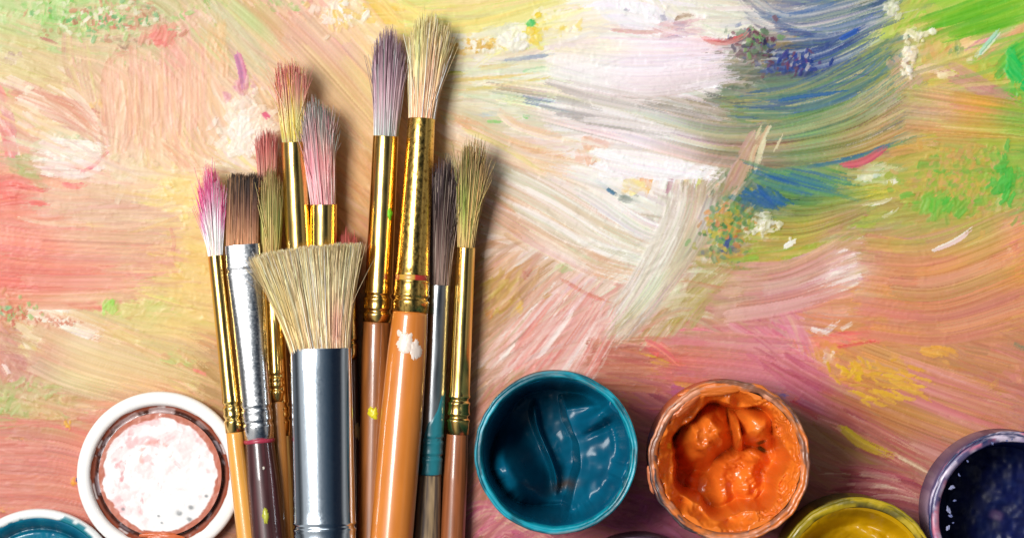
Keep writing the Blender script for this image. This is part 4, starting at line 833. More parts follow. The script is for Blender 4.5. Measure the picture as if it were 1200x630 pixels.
# 6: tall pink and yellow brush
ax = Axis([(70, 338, 40), (168, 344, 34), (290, 350, 28), (1040, 384, 14)])
t = brush('brush whose rose tips fade to yellow bristles above the wide chrome brush')(372, 620, 20)
bristles(t, (344.5, 170, 34), (339, 70, 44), 13, 20, 520, ramp([(0, '9aa090'), (.12, 'c8b860'), (.45, 'e8d090'), (.75, 'e0a090'), (1, 'c87470')], mixc=['f0dca0', 'd8b830', 'f4d0b8', 'b84c4c'], mixp=.4), rad=.62, mess=.10, stray=12, tipvar=.10)
ferrule(ax, 167, 420, [(167, 14.5), (290, 15), (420, 15)], [(150, 1), (500, 1)], M['gold'], t, (390,))
handle(ax, [(420, 14), (560, 15), (1000, 6)], M['lacquer'], t, 'a86c34')

# 7: pink brush with grey-green top
ax = Axis([(120, 368, 34), (240, 379, 32), (290, 379, 29), (1040, 398, 14)])
t = brush('round brush with pale pink bristles and grey green top behind the wide brush')(392, 620, 20)
bristles(t, (379, 243, 32), (369, 118, 44), 14, 21, 620, ramp([(0, 'e8a8a8'), (.35, 'f0b8b4'), (.55, 'e08888'), (.62, 'e4b8ac'), (.86, 'b0a098'), (1, '788c84')], mixc=['f4d0cc', 'd87888', 'e8b0b0', '80908c'], mixp=.3,
          patches=[(-.6, .55, .5, .4, 'e8a8b8', .5)]), rad=.66, mess=.10, stray=16, tipvar=.09)
ferrule(ax, 240, 400, [(240, 16), (400, 15.5)], [(200, 1), (500, 1)], M['gold'], t, (380,))
handle(ax, [(400, 15), (560, 15), (1000, 6)], M['lacquer'], t, 'a86c34')

# 1: pink tipped white brush on the left
ax = Axis([(200, 247, 30), (300, 253, 26), (500, 274, 28), (640, 291, 32), (1040, 330, 26)])
t = brush('slim leftmost brush with magenta tipped white bristles and narrow gold ferrule')(290, 620, 30)
bristles(t, (253, 303, 26), (245.5, 197, 34), 8.5, 18, 460, ramp([(0, 'e8dccc'), (.45, 'f0e0dc'), (.62, 'f0b0c8'), (.85, 'e05898'), (1, 'd83c80')], jv=.12, mixc=['fff4ec', 'f0e4dc', 'e88cb0'], mixp=.35), rad=.55, mess=.14, stray=10, edge_short=.3)
ferrule(ax, 300, 506, [(300, 9.5), (400, 9.5), (506, 10.5)], [(200, 1), (600, 1)], M['gold'], t, (474, 490), depth=1.3)
K1 = [(506, 9.8), (640, 12.5), (800, 11), (1000, 5)]
handle(ax, K1, M['lacquer'], t, 'e8a448', grain=.08)

# 2: flat brown hair brush
ax = Axis([(200, 285, 36), (288, 284, 34), (515, 304, 34), (640, 315, 36), (1040, 350, 22)])
t = brush('flat brush with dark brown hair, scratched silver ferrule and dark maroon handle')(310, 620, 34)
bristles(t, (283.5, 292, 34), (285.5, 203, 38), 19, 19, 900, ramp([(0, 'b88868'), (.2, 'a87858'), (.55, '6c4838'), (.85, '3c2c28'), (1, '2c2420')], jv=.25, mixc=['c89870', '503830', '98704c'], mixp=.35), thick=.32, rad=.6, mess=.05, stray=4, clumpk=.15, lens=(.93, 1.0), edge_short=.02, tipvar=.04)
ferrule(ax, 287, 517, [(287, 20.5), (325, 21), (365, 19.5), (430, 18.5), (517, 17.5)], [(287, .36), (340, .42), (420, .8), (517, .95)], M['silver'], t, (316, 478, 495), depth=1.0, power=2.3)
K2 = [(516, 17), (560, 19), (640, 20), (800, 15), (1000, 7)]
handle(ax, K2, M['lacquer'], t, '3a1a1c', dark='582c30', grain=.3)
x_, y_, z_ = ax.at(517)
V_, F_, _ = loft([(ax.at(y)[0], y, ax.at(y)[2], w, w * .96) for y, w in ((514, 17.5), (514.5, 18.3), (516.5, 18.6), (518, 18.2), (519, 17.2))])
mesh_object('red_band', V_, F_, M['dry'], t, colors=np.tile(L('a83048'), (len(V_), 1)))
blob('paint_spot', t, 311, 604, surf(ax, K2), (4, 9), M['dry'], 'b0b030', seed=1)
blob('paint_spot', t, 309, 548, surf(ax, K2), (1.6, 2), M['dry'], 'd8d0c0', seed=6)

# 3: small olive brush
ax = Axis([(200, 317, 26), (290, 318, 18), (510, 331, 12), (1040, 352, 11)])
t = brush('thin olive green brush between the flat brown brush and the wide chrome brush')(338, 620, 12)
bristles(t, (317.5, 300, 22), (318, 200, 34), 11, 15, 460, ramp([(0, 'a08050'), (.3, 'a89858'), (.6, '889050'), (.85, 'a09058'), (1, '786840')], mixc=['c8b478', '607838', 'd0a878'], mixp=.4), rad=.6, mess=.09, stray=8)
ferrule(ax, 298, 510, [(298, 11), (460, 9.5), (510, 9.5)], [(200, 1), (600, 1)], M['gold'], t, (474, 490), depth=1.5)
handle(ax, [(509, 9), (640, 11.5), (1000, 5)], M['lacquer'], t, 'b08848', dark='805830', grain=.25)

# 4: the wide brush with chrome ferrule
ax = Axis([(285, 362, 58), (408, 376, 57), (640, 381, 56), (1040, 392, 40)])
t = brush('widest brush with fanned straw bristles and broad chrome ferrule, lying on top')(380, 620, 58)
bristles(t, (376, 414, 57), (360, 287, 62), 34, 66, 3600, ramp([(0, 'b89870'), (.3, 'd0b488'), (.7, 'dcc8a0'), (1, 'd8c090')], jv=.26, mixc=['f8ecd4', '987c58', 'e0cc98', 'fcf0e0', 'a09c70'], mixp=.5,
         patches=[(.55, .25, .2, .2, 'd89090', .55), (-.7, .5, .3, .4, 'c8b068', .5)]), thick=.42, rad=.58, mess=.075, stray=5, lens=(.965, 1.0), edge_short=.02, tipvar=.02, clumpk=.08)
ferrule(ax, 408, 760, [(408, 36), (600, 36.5), (616, 36.5), (760, 33)], [(400, .42), (760, .6)], M['chrome'], t, (616, 640), depth=1.8, power=2.0)
handle(ax, [(759, 32), (900, 30), (1000, 18)], M['lacquer'], t, 'b87030')

# 9: purple grey brush
ax = Axis([(40, 460, 30), (160, 452, 27), (375, 442, 23), (640, 436, 22), (1040, 428, 20)])
t = brush('mauve grey bristle brush left of the cream one, yellow fleck on brown handle')(436, 620, 22)
bristles(t, (452, 163, 27), (457.5, 36, 33), 14, 21, 700, ramp([(0, '98a8a0'), (.2, 'b0a8a8'), (.5, 'b09098'), (.8, '9c7c88'), (1, '806470')], jv=.28, mixc=['d8c8c8', '705060', 'a8b8b0', 'c8a8a8'], mixp=.4), rad=.68, mess=.07, stray=9, tipvar=.09)
ferrule(ax, 160, 377, [(160, 15), (300, 16), (377, 16.5)], [(150, 1), (500, 1)], M['gold'], t, (346, 364), depth=1.5)
K9 = [(376, 16), (420, 17.5), (640, 18.5), (800, 15), (1000, 6)]
handle(ax, K9, M['lacquer'], t, '9c5c28', dark='70401c', grain=.2)
blob('paint_spot', t, 437, 484, surf(ax, K9), (6, 8), M['dry'], 'd8cc18', seed=4)
blob('paint_spot', t, 457, 251, surf(ax, [(160, 15), (377, 16.5)]), (3, 7), M['dry'], '78d820', seed=5)

# 11: dark brown brush with steel ferrule
ax = Axis([(190, 521, 34), (335, 514, 26), (555, 503, 20), (640, 499, 20), (1040, 484, 18)])
t = brush('dark brown bristle brush with grey steel ferrule smeared teal and bare wooden handle')(500, 620, 20)
bristles(t, (514, 338, 26), (521, 188, 40), 12.5, 19, 700, ramp([(0, '90786c'), (.3, '786058'), (.65, '4c3834'), (.85, '382828'), (1, '58484c')], jv=.32, mixc=['b09888', '30221f', 'a89888'], mixp=.3), rad=.64, mess=.07, stray=8, tipvar=.09)
ferrule(ax, 334, 556, [(334, 13.5), (450, 14), (556, 14.5)], [(300, 1), (600, 1)], M['steel'], t, (514, 534), depth=1.3)
K11 = [(555, 14), (640, 16.5), (800, 14), (1000, 6)]
handle(ax, K11, M['wood'], t, 'a88c68', dark='64544a', grain=.5)
# teal smear on the ferrule: thin sleeve over its right side
def sleeve(ax, y0f, y1, wkeys, a0, a1, name, parent, color, mat, thick_=.5):
    k = np.array(wkeys, float); V = []; na = 22; ny = 46
    for j in range(na):
        f = j / (na - 1); a = math.radians(a0 + (a1 - a0) * f); y0 = y0f(f)
        for i in range(ny):
            y = y0 + (y1 - y0) * i / (ny - 1); x, _, z = ax.at(y); w = np.interp(y, k[:, 0], k[:, 1])
            for c in (514, 534): w += -1.3 * math.exp(-((y - c) / 1.7) ** 2) + .7 * (math.exp(-((y - c - 4) / 1.8) ** 2) + math.exp(-((y - c + 4) / 1.8) ** 2))
            e = min(f, 1 - f, i / (ny - 1) * 2, (ny - 1 - i) / (ny - 1) * 4); w += thick_ * min(1, e * 8) - .15 + .25 * float(vnoise(x / 4 + f * 9, y / 7))
            p = P(x, y, z); V.append([p[0] + w * math.sin(a), p[1], p[2] + w * math.cos(a)])
    return mesh_object(name, np.array(V), grid_faces(na, ny), mat, parent, colors=np.tile(L(color), (na * ny, 1)))
sleeve(ax, lambda f: 448 + 55 * (1 - f) ** 1.5 + 14 * float(vnoise(f * 6, 3)), 555.5, [(334, 13.5), (450, 14), (556, 14.5)], -38, 88, 'paint_smear', t, '2c8490', M['dry'])

# 12: olive brush on the right
ax = Axis([(168, 556, 42), (290, 546, 30), (507, 536, 18), (640, 530, 18), (1040, 514, 16)])
t = brush('rightmost brush with loose olive and khaki bristles, slim gold ferrule and brown handle')(530, 620, 18)
bristles(t, (546, 293, 30), (556, 165, 48), 10, 19, 420, ramp([(0, 'c8a870'), (.3, 'c0a868'), (.6, 'b09c64'), (.85, 'a89064'), (1, 'a0845c')], jv=.3, mixc=['d8c080', '688030', 'c89860', '705838'], mixp=.45, patches=[(-.4, .55, .3, .3, '709830', .7)]), rad=.64, mess=.16, stray=14, tipvar=.12)
ferrule(ax, 290, 508, [(290, 11), (460, 12.5), (508, 13.5)], [(200, 1), (600, 1)], M['gold'], t, (468, 488), depth=1.8)
handle(ax, [(507, 12.5), (560, 14), (640, 14.5), (800, 12), (1000, 5)], M['lacquer'], t, '9c5830', dark='6c3c1c', grain=.2)

# 10: big cream brush on top
ax = Axis([(20, 508, 27), (140, 494, 33), (365, 481, 48), (640, 458, 56), (1040, 425, 46)])
t = brush('tallest brush, cream bristles, worn gold ferrule, glossy orange handle with white daub')(460, 620, 55)
bristles(t, (494, 144, 33), (505, 20, 25), 15, 25, 820, ramp([(0, 'dca888'), (.3, 'e4b894'), (.6, 'ecc8a0'), (.85, 'e4c898'), (1, 'd4c490')], jv=.16, mixc=['fff0dc', 'b88c68', 'dcd498', 'f8d8c4'], mixp=.45, patches=[(.3, .6, .12, .25, '8c5c50', .7), (-.5, .8, .3, .25, 'c8d888', .5)]), rad=.7, mess=.10, stray=10, tipvar=.11)
ferrule(ax, 140, 366, [(140, 16), (300, 19), (366, 21)], [(100, 1), (500, 1)], M['gold_worn'], t, (326, 350), depth=1.7)
K10 = [(365, 20.5), (410, 23), (500, 25), (640, 25), (800, 20), (1000, 7)]
handle(ax, K10, M['lacquer'], t, 'd88030', dark='c06c24', grain=.1)
blob('paint_spot', t, 474, 402, surf(ax, K10), (11, 14), M['dry'], 'ecd8c8', seed=8, hgt_=.35)
blob('paint_spot', t, 487, 410, surf(ax, K10), (7, 12), M['dry'], 'ecdacc', seed=9, hgt_=.35)
blob('paint_spot', t, 466, 390, surf(ax, K10), (8, 5), M['dry'], 'ecd4c4', seed=2, hgt_=.25)
V_, F_, _ = loft([(ax.at(y)[0], y, ax.at(y)[2], w, w) for y, w in ((322, 19.6), (323, 20.3), (326, 19.9), (329, 20.4), (330, 19.7))])
cc_ = np.array([L('b03028') if float(vnoise(v[0] / 3, v[2] / 3, 6)) > .55 else L('c89838') for v in V_])
mesh_object('red_residue', V_, F_, M['dry'], t, colors=cc_)

# ------------------------------------------------------------------ jars
def lathe(cx, cy, prof, zref, seg=200, wob=0.0, wsc=3.0, seed=0):
    """round body; prof = (radius, z); centre seen at photo cx, cy at height zref"""
    c = P(cx, cy, zref); th = np.linspace(0, 2 * np.pi, seg, endpoint=False)
    V = []
    for r, z in prof:
        n = (fbm(np.cos(th) * wsc + seed, np.sin(th) * wsc + z * .03, 4, seed) - .5) * 2 * wob
        n2 = (fbm(np.cos(th) * wsc * 1.5 + seed, np.sin(th) * wsc * 1.5 + r * .05, 3, seed + 4) - .5) * 1.2 * wob
        V.append(np.stack([c[0] + (r + n) * np.cos(th), c[1] + (r + n) * np.sin(th), z + n2 + 0 * th], -1))
    return np.array(V), th

def ring_colors(V, base, alts, sc=.12, thr=.55, seed=0):
    """base colour with irregular smears of others: alts [(hex, amount 0..1)]"""
    x, y, z = V[..., 0], V[..., 1], V[..., 2]
    C = np.tile(L(base), V.shape[:-1] + (1,))
    cx_, cy_ = x.mean(), y.mean(); R_ = np.hypot(x - cx_, y - cy_); A_ = np.arctan2(y - cy_, x - cx_)
    for i, (h, amt) in enumerate(alts):
        n = fbm(np.cos(A_) * 2.6 + i * 7 + R_ * .11, np.sin(A_) * 2.6 + (R_ + z * .8) * .16 + i * 3, 5, seed + i * 2)
        w = sstep(1 - amt - .09, 1 - amt + .09, n * 1.35 - .12)[..., None]
        C = C * (1 - w) + L(h) * w
    return C

def paint_surface(name, parent, cx, cy, zref, R, hf, cf, mat, nr=150, nt=420):
    c = P(cx, cy, zref)
    r = np.linspace(0.004, 1, nr) * R; th = np.linspace(0, 2 * np.pi, nt, endpoint=False)
    X = r[:, None] * np.cos(th)[None]; Y = -r[:, None] * np.sin(th)[None]      # photo-like y down
    Z = hf(X, Y)
    V = np.stack([c[0] + X, c[1] - Y, Z], -1)
    C = cf(X, Y, Z)
    F = [list(map(int, f)) for f in grid_faces(nr, nt, True)]
    F.append(list(range(nt))[::-1])
    return mesh_object(name, V.reshape(-1, 3), F, mat, parent, colors=np.clip(C, .002, .95).reshape(-1, 3))

def bumpf(X, Y, x, y, rx, ry, ang=0, p=2):
    a = math.radians(ang); u = (X - x) * math.cos(a) + (Y - y) * math.sin(a); v = -(X - x) * math.sin(a) + (Y - y) * math.cos(a)
    return np.exp(-((np.abs(u) / rx) ** p + (np.abs(v) / ry) ** p))

JG = 'open paint jars along the bottom'
def jar(label, cx, cy, R, ztop, body, rimc, wall_alts, rim_alts, hf, cf, rin=.9, wob=1.0, seed=0, rim_mat='dry', threads=True, pm='wet'):
    t = thing('paint_jar', P(cx, cy, ztop) * np.array([1, 1, 0]), label, 'paint jar', JG)
    Rw = R * (D - ztop) / D
    prof = [(Rw * .80, .3), (Rw * .93, 1), (Rw * .965, 6), (Rw * .965, ztop - 46), (Rw * .955, ztop - 36), (Rw * .92, ztop - 30)]
    if threads:
        for k in range(3): z0 = ztop - 28 + k * 6; prof += [(Rw * .925, z0), (Rw * .955, z0 + 1.6), (Rw * .955, z0 + 3), (Rw * .925, z0 + 4.6)]
    prof += [(Rw * .93, ztop - 9), (Rw * .93, ztop - 7)]
    V, th = lathe(cx, cy, prof, ztop, wob=.35, seed=seed)
    F = [list(map(int, f)) for f in grid_faces(len(prof), 200, True)] + [list(range(200))[::-1]]
    mesh_object('body', V.reshape(-1, 3), F, M['jar'], t, colors=ring_colors(V, body, wall_alts, .06, seed=seed).reshape(-1, 3))
    # rim: a rounded lip going over into the inside wall
    pr = [(Rw * .935, ztop - 9), (Rw * .975, ztop - 8), (Rw * .995, ztop - 5), (Rw * 1.0, ztop - 3), (Rw * .992, ztop - 1), (Rw * .978, ztop - .3), (Rw * .965, ztop - 1.2), (Rw * .955, ztop - 1.6), (Rw * .945, ztop - .6), (Rw * .93, ztop - .4), (Rw * rin + 1, ztop - 2), (Rw * rin - .5, ztop - 6), (Rw * rin - 1, ztop - 20), (Rw * rin - 1.2, ztop - 40)]
    V, th = lathe(cx, cy, pr, ztop, wob=wob, wsc=5, seed=seed + 1, seg=360)
    C = ring_colors(V, rimc, rim_alts, .11, seed=seed + 2)
    mesh_object('rim', V.reshape(-1, 3), grid_faces(len(pr), 360, True), M[rim_mat], t, colors=C.reshape(-1, 3))
    paint_surface('paint', t, cx, cy, ztop, Rw * rin, hf(ztop, Rw * rin), cf, M[pm])
    return t

# teal ------------------------------------------------------------
def teal_h(zt, R):
    def f(X, Y):
        r = np.hypot(X, Y) / R
        w = fbm(X / 26, Y / 26, 2, 21) - .5
        wall = sstep(.78 + .06 * w, 1.0, r)
        z = zt - 132 + w * 8 + wall * 124 * (.75 + .25 * sstep(.7, 1, r))
        edge = 14 + 9 * np.sin((Y + 30) / 26.) + 8 * w                     # cliff of the right slab
        slab = sstep(edge - 3, edge + 5, X) * sstep(-62, -44, Y + X * .15)
        z = z + slab * (88 * (1 - wall) + .10 * (X - 14) * (1 - wall) )
        z += 16 * bumpf(X, Y, 48, -38, 20, 9, -28, 3) + 7 * bumpf(X, Y, 58, -50, 16, 8, -40)
        z += -8 * bumpf(X, Y, 52, -26, 18, 4, -25)
        lobe = bumpf(X, Y, -54 , 30, 24, 40, -32, 2.4)
        z = np.maximum(z, zt - 132 + lobe * (102 + 5 * np.sin(Y / 8.)))
        z += 12 * bumpf(X, Y, -62, -2, 8, 14, 10, 3)
        rx = -20 + 18 * sstep(-60, 60, Y) + 5 * np.sin(Y / 22)              # the thin curved ridge
        z += 22 * np.exp(-((X - rx) / 3.4) ** 2) * sstep(-58, -40, Y) * sstep(62, 40, Y)
        z -= 9 * bumpf(X, Y, -2, 40, 14, 20, 20, 3)
        z += 5 * bumpf(X, Y, -2, 12, 9, 20, -15, 3)
        z += 7 * bumpf(X, Y, 5, 62, 26, 6, 5) + 6 * (fbm(X / 16, Y / 16, 2, 30) - .5) * (.5 + wall)
        sw = np.sin(np.hypot(X - 80, Y - 80) / 4.5) * .35
        lump = fbm(np.cos(np.arctan2(Y, X)) * 4, np.sin(np.arctan2(Y, X)) * 4, 4, 31) - .5
        z += 26 * lump * sstep(.74, .88, r) * sstep(1.0, .93, r)
        return np.minimum(z, zt - 4)
    return f
def teal_c(X, Y, Z):
    n = fbm(X / 14, Y / 14, 4, 33)[..., None]
    c = L('00607c') * (1 - n) + L('004460') * n
    k = (.8 * bumpf(X, Y, 10, 44, 16, 5, -25, 2))[..., None]
    return c * (1 - k) + L('58402c') * k
jar('open jar of deep teal blue paint just right of the brushes', 652, 530, 96, 150, '1c4450', '0090a4', [('889498', .42), ('0c6070', .45)],
    [('109cb0', .46), ('005868', .40), ('607c84', .20)], teal_h, teal_c, rin=.905, wob=.8, seed=3, pm='smooth_wet')

# orange ----------------------------------------------------------
def orange_h(zt, R):
    def f(X, Y):
        r = np.hypot(X, Y) / R; a = np.arctan2(Y, X)
        l1 = fbm(np.cos(a) * 2.2 + 4, np.sin(a) * 2.2 + 2, 3, 41) - .5
        l2 = fbm(X / 15, Y / 15, 3, 42) - .5
        cav = .74 + .16 * l1 + .05 * np.sin(a * 7 + 2)
        wall = sstep(cav - .05, cav + .09, r)
        z = zt - 116 + l2 * 10 + wall * (88 + l2 * 12)
        z += 22 * sstep(.80, 1.0, r)
        # streaky floor
        st = np.sin((X * .85 + Y * .18 + 6 * np.sin(Y / 16)) / 4.2)
        z += 1.9 * np.sin(np.hypot(X + 50, Y - 70) / 2.9 + 5 * l2) * (1 - wall) * sstep(.3, .6, fbm(X / 14, Y / 14, 2, 50))
        z += 7.5 * st * (1 - wall) * sstep(-10, 20, Y) * (.4 + fbm(X / 20, Y / 20, 2, 44))
        z += 26 * bumpf(X, Y, 16, 25, 34, 36, 0, 4)
        # two hanging clumps at the top and the spike between them
        z = np.maximum(z, zt - 116 + 80 * bumpf(X, Y, -24, -28, 34, 28, -38, 3.2) + 5 * np.sin((X - Y * .6) / 4. + 5 * l2) * bumpf(X, Y, -22, -28, 30, 24, -38, 4))
        z = np.maximum(z, zt - 116 + 92 * bumpf(X, Y, 34, -38, 25, 21, 12, 3.2))
        z = np.maximum(z, zt - 116 + 98 * bumpf(X, Y, 12, -32, 6, 22, -12, 3))
        z -= 20 * bumpf(X, Y, 8, -48, 5, 14, 14) 
        z = np.maximum(z, zt - 116 + 92 * bumpf(X, Y, -48, 72, 34, 9, 24, 3))
        z += 10 * np.sin(a * 13 + r * 12) * .25 * wall + 6 * (fbm(X / 10, Y / 10, 2, 47) - .5) * (.4 + wall)
        rid = np.abs(np.sin(r * 26 + 5 * l2 * 4 + a)) ; z += 3.4 * rid * wall * sstep(.1, .5, X / R)
        z += 2.2 * np.sin((X * .5 + Y) / 3.4 + 8 * l2) * (1 - wall) * fbm(X / 18, Y / 18, 2, 49)
        z -= 14 * bumpf(X, Y, -55, 48, 9, 6, 0)
        return np.minimum(z, zt - 3 + 3 * l1)
    return f
def orange_c(X, Y, Z):
    n = fbm(X / 12, Y / 12, 4, 43)[..., None]
    c = L('ec8028') * (1 - n) + L('e06a1c') * n
    d = sstep(.35, .7, fbm(X / 30 + 5, Y / 30, 2, 48))[..., None] * .3
    c = c * (1 - d) + L('c04c18') * d
    for (x, y, rx, ry, an, h, s) in ((41, -18, 5, 2.6, -30, '383818', 1), (44, -8, 6, 2.4, 35, '383818', .9), (-66, -16, 3, 3, 0, 'd8b010', 1), (-57, -28, 3, 10, 15, '302010', .8)):
        k = (s * np.minimum(1, 1.6 * bumpf(X, Y, x, y, rx, ry, an, 3)))[..., None]; c = c * (1 - k) + L(h) * k
    return c
tj = jar('open jar heaped with glossy orange paint, right of the teal one', 855, 540, 95, 156, '8c4838', 'b06838', [('5c4038', .45), ('3c4880', .34), ('d87038', .40)],
    [('e07830', .62), ('8c5840', .40), ('d8906c', .38), ('403438', .26)], orange_h, orange_c, rin=.885, wob=2.6, seed=9)
# orange lump squeezed over the rim, top left
def lump(name, parent, x, y, z, rx, ry, rz, ang, color, mat, seed=0, nz=.35):
    nu, nv = 26, 48; c = P(x, y, z); a = math.radians(ang); V = []
    for i in range(nu):
        ph = math.pi * i / (nu - 1)
        for j in range(nv):
            th = 2 * math.pi * j / nv
            d = np.array([math.sin(ph) * math.cos(th), math.sin(ph) * math.sin(th), math.cos(ph)])
            q = 1 + nz * (float(fbm(d[0] * 1.8 + seed + d[2], d[1] * 1.8 + seed - d[2], 4, seed)) - .5) * 2
            u, v = d[0] * rx * q, d[1] * ry * q
            V.append([c[0] + u * math.cos(a) - v * math.sin(a), c[1] + u * math.sin(a) + v * math.cos(a), z + d[2] * rz * q])
    return mesh_object(name, np.array(V), grid_faces(nu, nv, True), mat, parent, colors=np.tile(L(color), (nu * nv, 1)))
lump('paint_drip', tj, 836, 458, 150, 36, 6, 6, 4, 'd87028', M['dry'], 2)
lump('paint_drip', tj, 803, 474, 148, 26, 6, 6, 40, 'd4703c', M['dry'], 3)
lump('paint_drip', tj, 764, 560, 142, 5, 17, 8, 5, 'd88058', M['dry'], 5)

# yellow ----------------------------------------------------------
def yel_h(zt, R):
    def f(X, Y):
        r = np.hypot(X, Y) / R; a = np.arctan2(Y, X); n = fbm(X / 25, Y / 25, 4, 51) - .5
        z = zt - 48 + 44 * sstep(.70, 1.0, r) + 10 * n
        rr = np.hypot(X * .9 + 12, Y - 20); z += 7 * np.sin(rr / 8. + 1.2 * a) * sstep(1, .8, r)
        z += 16 * bumpf(X, Y, 40, -30, 26, 44, -30, 3)
        return np.minimum(z, zt - 3)
    return f
def yel_c(X, Y, Z):
    n = fbm(X / 20, Y / 20, 4, 53)[..., None]; c = L('cc9c00') * (1 - n) + L('b08408') * n
    rr = np.hypot(X * .9 + 12, Y - 20); k = (.55 * sstep(.25, .9, np.sin(rr / 8. + 2.0)))[..., None] * sstep(0, 60, 60 - X)[..., None]
    return c * (1 - k) + L('6c4c10') * k
jar('open jar of yellow paint with olive rim, between the orange and navy jars', 1005, 677, 95, 130, '504c18', 'a08c14', [('484818', .45), ('a89830', .4)],
    [('74681c', .46), ('c0a420', .46), ('504420', .34)], yel_h, yel_c, rin=.87, wob=1.6, seed=14, pm='smooth_wet')

# navy ------------------------------------------------------------
def navy_h(zt, R):
    def f(X, Y):
        r = np.hypot(X, Y) / R; n = fbm(X / 24, Y / 24, 3, 61) - .5
        return zt - 112 + 9 * n + 104 * sstep(.86, 1.0, r)
    return f
def navy_c(X, Y, Z):
    n = fbm(X / 9, Y / 9, 4, 63)[..., None]; c = L('101c5c') * (1 - n) + L('080f38') * n
    k = (sstep(.55, .80, fbm(X / 16, Y / 16, 3, 66)) * .5)[..., None]; c = c * (1 - k) + L('1c2c60') * k
    k = (np.minimum(1, 1.5 * bumpf(X, Y, -5, 6, 7, 5, 20, 3)) * .7)[..., None]; return c * (1 - k) + L('604870') * k
nj = jar('open jar of dark navy paint with lavender smeared rim at the right edge', 1189, 605, 101, 128, '86708c', 'c0acd0', [('a890a8', .45), ('54446c', .38)],
    [('d8c8dc', .52), ('605880', .40), ('d07890', .30), ('202c58', .34)], navy_h, navy_c, rin=.875, wob=1.6, seed=20, pm='ink')
for i, (x, y, r_) in enumerate(((1116, 571, 3.2), (1112, 597, 3.4), (1114, 604, 2.2), (1111, 618, 2.6), (1124, 556, 1.8), (1119, 586, 1.6), (1163, 519, 1.8), (1180, 516, 1.5), (1186, 514, 1.2), (1134, 540, 1.3), (1117, 612, 1.2))):
    lump('paint_crumb', nj, x, y, 139, r_ * .9, r_ * .6, r_ * .5, 30 + 70 * i, '9498bc' if r_ > 2.3 else '6870a0', M['dry'], i + 1, 1.1)

# plum jar at the very bottom ---------------------------------------
def plum_h(zt, R):
    return lambda X, Y: zt - 40 + 36 * sstep(.75, 1, np.hypot(X, Y) / R) + 8 * (fbm(X / 18, Y / 18, 4, 71) - .5)
jar('jar with only its plum grey rim showing between the teal and orange jars', 752, 724, 96, 130, '584050', '705868', [('a08c98', .4)],
    [('a898a4', .48), ('402c40', .45)], plum_h, lambda X, Y, Z: np.tile(L('702850'), X.shape + (1,)), rin=.89, wob=1.1, seed=27)

# ------------------------------------------------------------------ lids
LG = 'upturned plastic jar lids'
def lid(label, cx, cy, R, prof, colf, mat='plastic', seed=0, seg=420, wob=.2):
    t = thing('jar_lid', P(cx, cy, 0), label, 'jar lid', LG)
    return t
# big white lid with red brown groove
zt = 22
t = lid('', 187, 556, 98, None, None)
t['label'] = 'upturned white lid with rust red paint in its groove, left of the brushes'
k_ = (D - zt) / D
prof = [(88, .4), (93, .8), (96.5, 5), (97.5, 12), (97.5, 18), (96, 21), (93, 22.3), (88, 22.6), (84.5, 22), (82.5, 20), (81, 16)]
V, th = lathe(187, 556, [(r * k_, z) for r, z in prof], zt, wob=.3, seg=360, seed=31)
C = ring_colors(V, 'f0eeec', [('f8f4f0', .5)], .08, seed=40)
mesh_object('lid_shell', V.reshape(-1, 3), [list(map(int, f)) for f in grid_faces(len(prof), 360, True)] + [list(range(360))[::-1]], M['plastic'], t, colors=C.reshape(-1, 3))
prof = [(82.6, 19), (81.5, 17), (79.5, 12.5), (77.5, 13), (76, 9), (74, 7.5), (72, 8), (70.5, 12), (69, 15.5), (67.6, 16.5)]
V, th = lathe(187, 556, [(r * k_, z) for r, z in prof], zt, wob=.9, wsc=6, seg=420, seed=33)
x, y = V[..., 0] - V[..., 0].mean(), V[..., 1] - V[..., 1].mean()
C = np.zeros(V.shape)
cols_ = ['b87860', 'a85840', '90442c', '8c5040', '5c342a', '40241e', '5c342a', 'a86040', '9c4c30', 'c08070']
for i, h in enumerate(cols_): C[i] = L(h)
ang_ = np.arctan2(y, x); n = fbm(np.cos(ang_) * 3.2, np.sin(ang_) * 3.2 + np.hypot(x, y) * .06, 4, 35)
for (ii_, hexc, th_) in ((4, '98888c', .60), (5, 'a89ca0', .60), (6, '98888c', .62), (3, '502820', .6), (7, 'd09078', .66), (2, 'd8c8c4', .66)):
    w = sstep(th_ - .03, th_ + .03, n[ii_])[:, None]; C[ii_] = C[ii_] * (1 - w) + L(hexc) * w
top = sstep(.5, .95, np.sin(ang_ ))[..., None] * sstep(.42, .5, n)[..., None] * .6
C[3:7] = C[3:7] * (1 - top[3:7]) + L('d8c0bc') * top[3:7]
mesh_object('groove_paint', V.reshape(-1, 3), grid_faces(len(prof), 420, True), M['wet'], t, colors=C.reshape(-1, 3))
